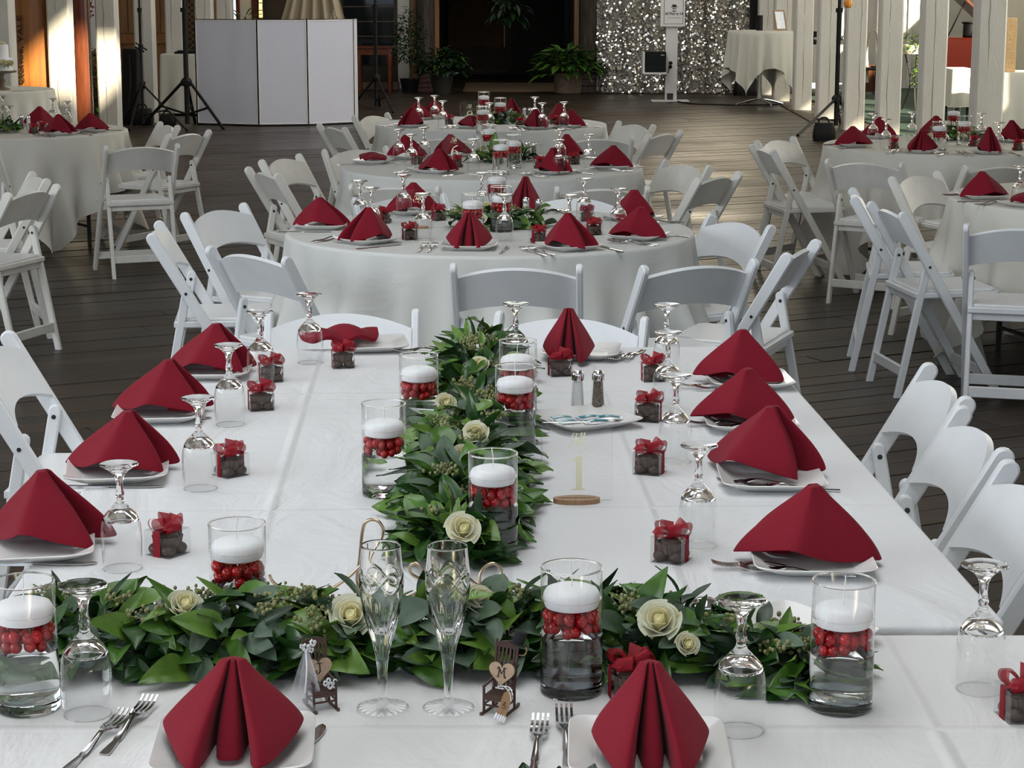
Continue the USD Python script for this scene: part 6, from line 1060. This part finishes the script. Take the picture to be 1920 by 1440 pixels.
obj('case', MB().box((w0, -0.4, z0), (w1, 0.9, z1), 0.02), 'pianored', t); obj('lid', MB().hull([(w0 + 0.02, 0.5, z1 + 0.75), (w0 + 0.05, 0.5, z1 + 0.78), (w1 + 0.2, 0.5, z1 + 0.02), (w1 + 0.2, 0.5, z1 + 0.05), (w0 + 0.02, -0.3, z1 + 0.75), (w0 + 0.05, -0.3, z1 + 0.78), (w1 + 0.2, -0.3, z1 + 0.02), (w1 + 0.2, -0.3, z1 + 0.05)]), 'redwood', t); obj('lid_prop', MB().rod((w0 + 0.05, -0.2, z1), (w0 + 0.28, -0.2, z1 + 0.5), 0.01, 6), 'black', t); obj('underside', MB().box((w0 + 0.03, -0.36, z0 - 0.06), (w1 - 0.02, 0.8, z0)), 'redwood', t)
for sx, sy in ((w0 + 0.1, -0.3), (w1 - 0.08, -0.3), (w1 - 0.2, 0.7)): obj('leg', MB().lathe([(0, 0), (0.04, 0), (0.05, 0.1), (0.035, 0.2), (0.065, z0 - 0.06), (0, z0 - 0.06)], 14, None, (sx, sy, 0)), 'redwood', t)
t = thing('black_pot', 'black pot standing on the red piano', 'pot', (X(1817, 29.9), 29.95, z1 + 0.001)); obj('body', MB().lathe([(0, 0), (0.08, 0), (0.10, 0.02), (0.10, 0.19), (0.12, 0.205), (0.12, 0.22), (0.10, 0.22), (0, 0.20)], 24), 'black', t); obj('saucer', MB().lathe([(0, 0), (0.085, 0), (0.12, 0.012), (0, 0.014)], 24), 'black', t)
y0 = 24.3
for px0, px1, lab, hh, yy in ((1786, 1832, 'cream cloth on the low table before the piano', Z(130, 25.5), 25.5), (1868, 1990, 'bright cream cloth under the brick lantern', Z(136, y0), y0)):
    cc = ((X(px0, yy) + X(px1, yy)) / 2, yy + 0.35); wd = X(px1, yy) - X(px0, yy); plain_table(cc, wd, 0.7, hh - 0.003, 'low table under the ' + lab); box_cloth(cc, wd, 0.7, hh, lab, seed=int(px0), mat='ivory', low=0.22 if px0 < 1800 else 0.04)
hh = Z(136, y0); bx = X(1894, y0); t = thing('brick_lantern', 'tall pale brick pattern pillar on the cream table at the right', 'pillar', (bx, y0 + 0.2, hh + 0.001)); bw = X(1909, y0) - X(1880, y0)
obj('core', MB().box((-bw / 2 + 0.004, -bw / 2 + 0.004, 0), (bw / 2 - 0.004, bw / 2 - 0.004, 0.625)), 'mortar', t)
for k in range(12):
    z = 0.003 + k * 0.052; s = bw / 2
    for u0, u1 in (((-1, 0.05), (0.1, 1)) if k % 2 else ((-1, -0.3), (-0.25, 1))):
        obj('brick', MB().box((u0 * s, -s, z), (u1 * s, -s + 0.02, z + 0.047), 0.002), 'brick', t); obj('brick', MB().box((u0 * s, s - 0.02, z), (u1 * s, s, z + 0.047), 0.002), 'brick', t)
    for sx in (-1, 1): obj('brick', MB().box((sx * s, -s + 0.022, z), (sx * (s - 0.02), s - 0.022, z + 0.047), 0.002), 'brick', t)
t = thing('brass_dish', 'brass dish on the floor by the low table before the piano', 'dish', (X(1808, 24.6), 24.7, 0.012)); obj('dish', MB().lathe([(0, 0), (0.07, 0), (0.10, 0.03), (0.095, 0.032), (0, 0.008)], 24), 'gold', t)
t = thing('paper_pumpkin', 'small orange lantern hung on a right post', 'decoration', (X(1588, 24.2), 24.25, Z(7, 24.2))); pk = MB()
for k in range(8): pk.sphere((0.022 * math.cos(k * 0.785), 0.022 * math.sin(k * 0.785), 0), 0.040, 2, (0.7, 0.7, 1.2))
obj('body', pk, 'orange', t, smooth=60); obj('stem', MB().rod((0, 0, 0.04), (0, 0, 0.09), 0.006, 6), 'twig', t)
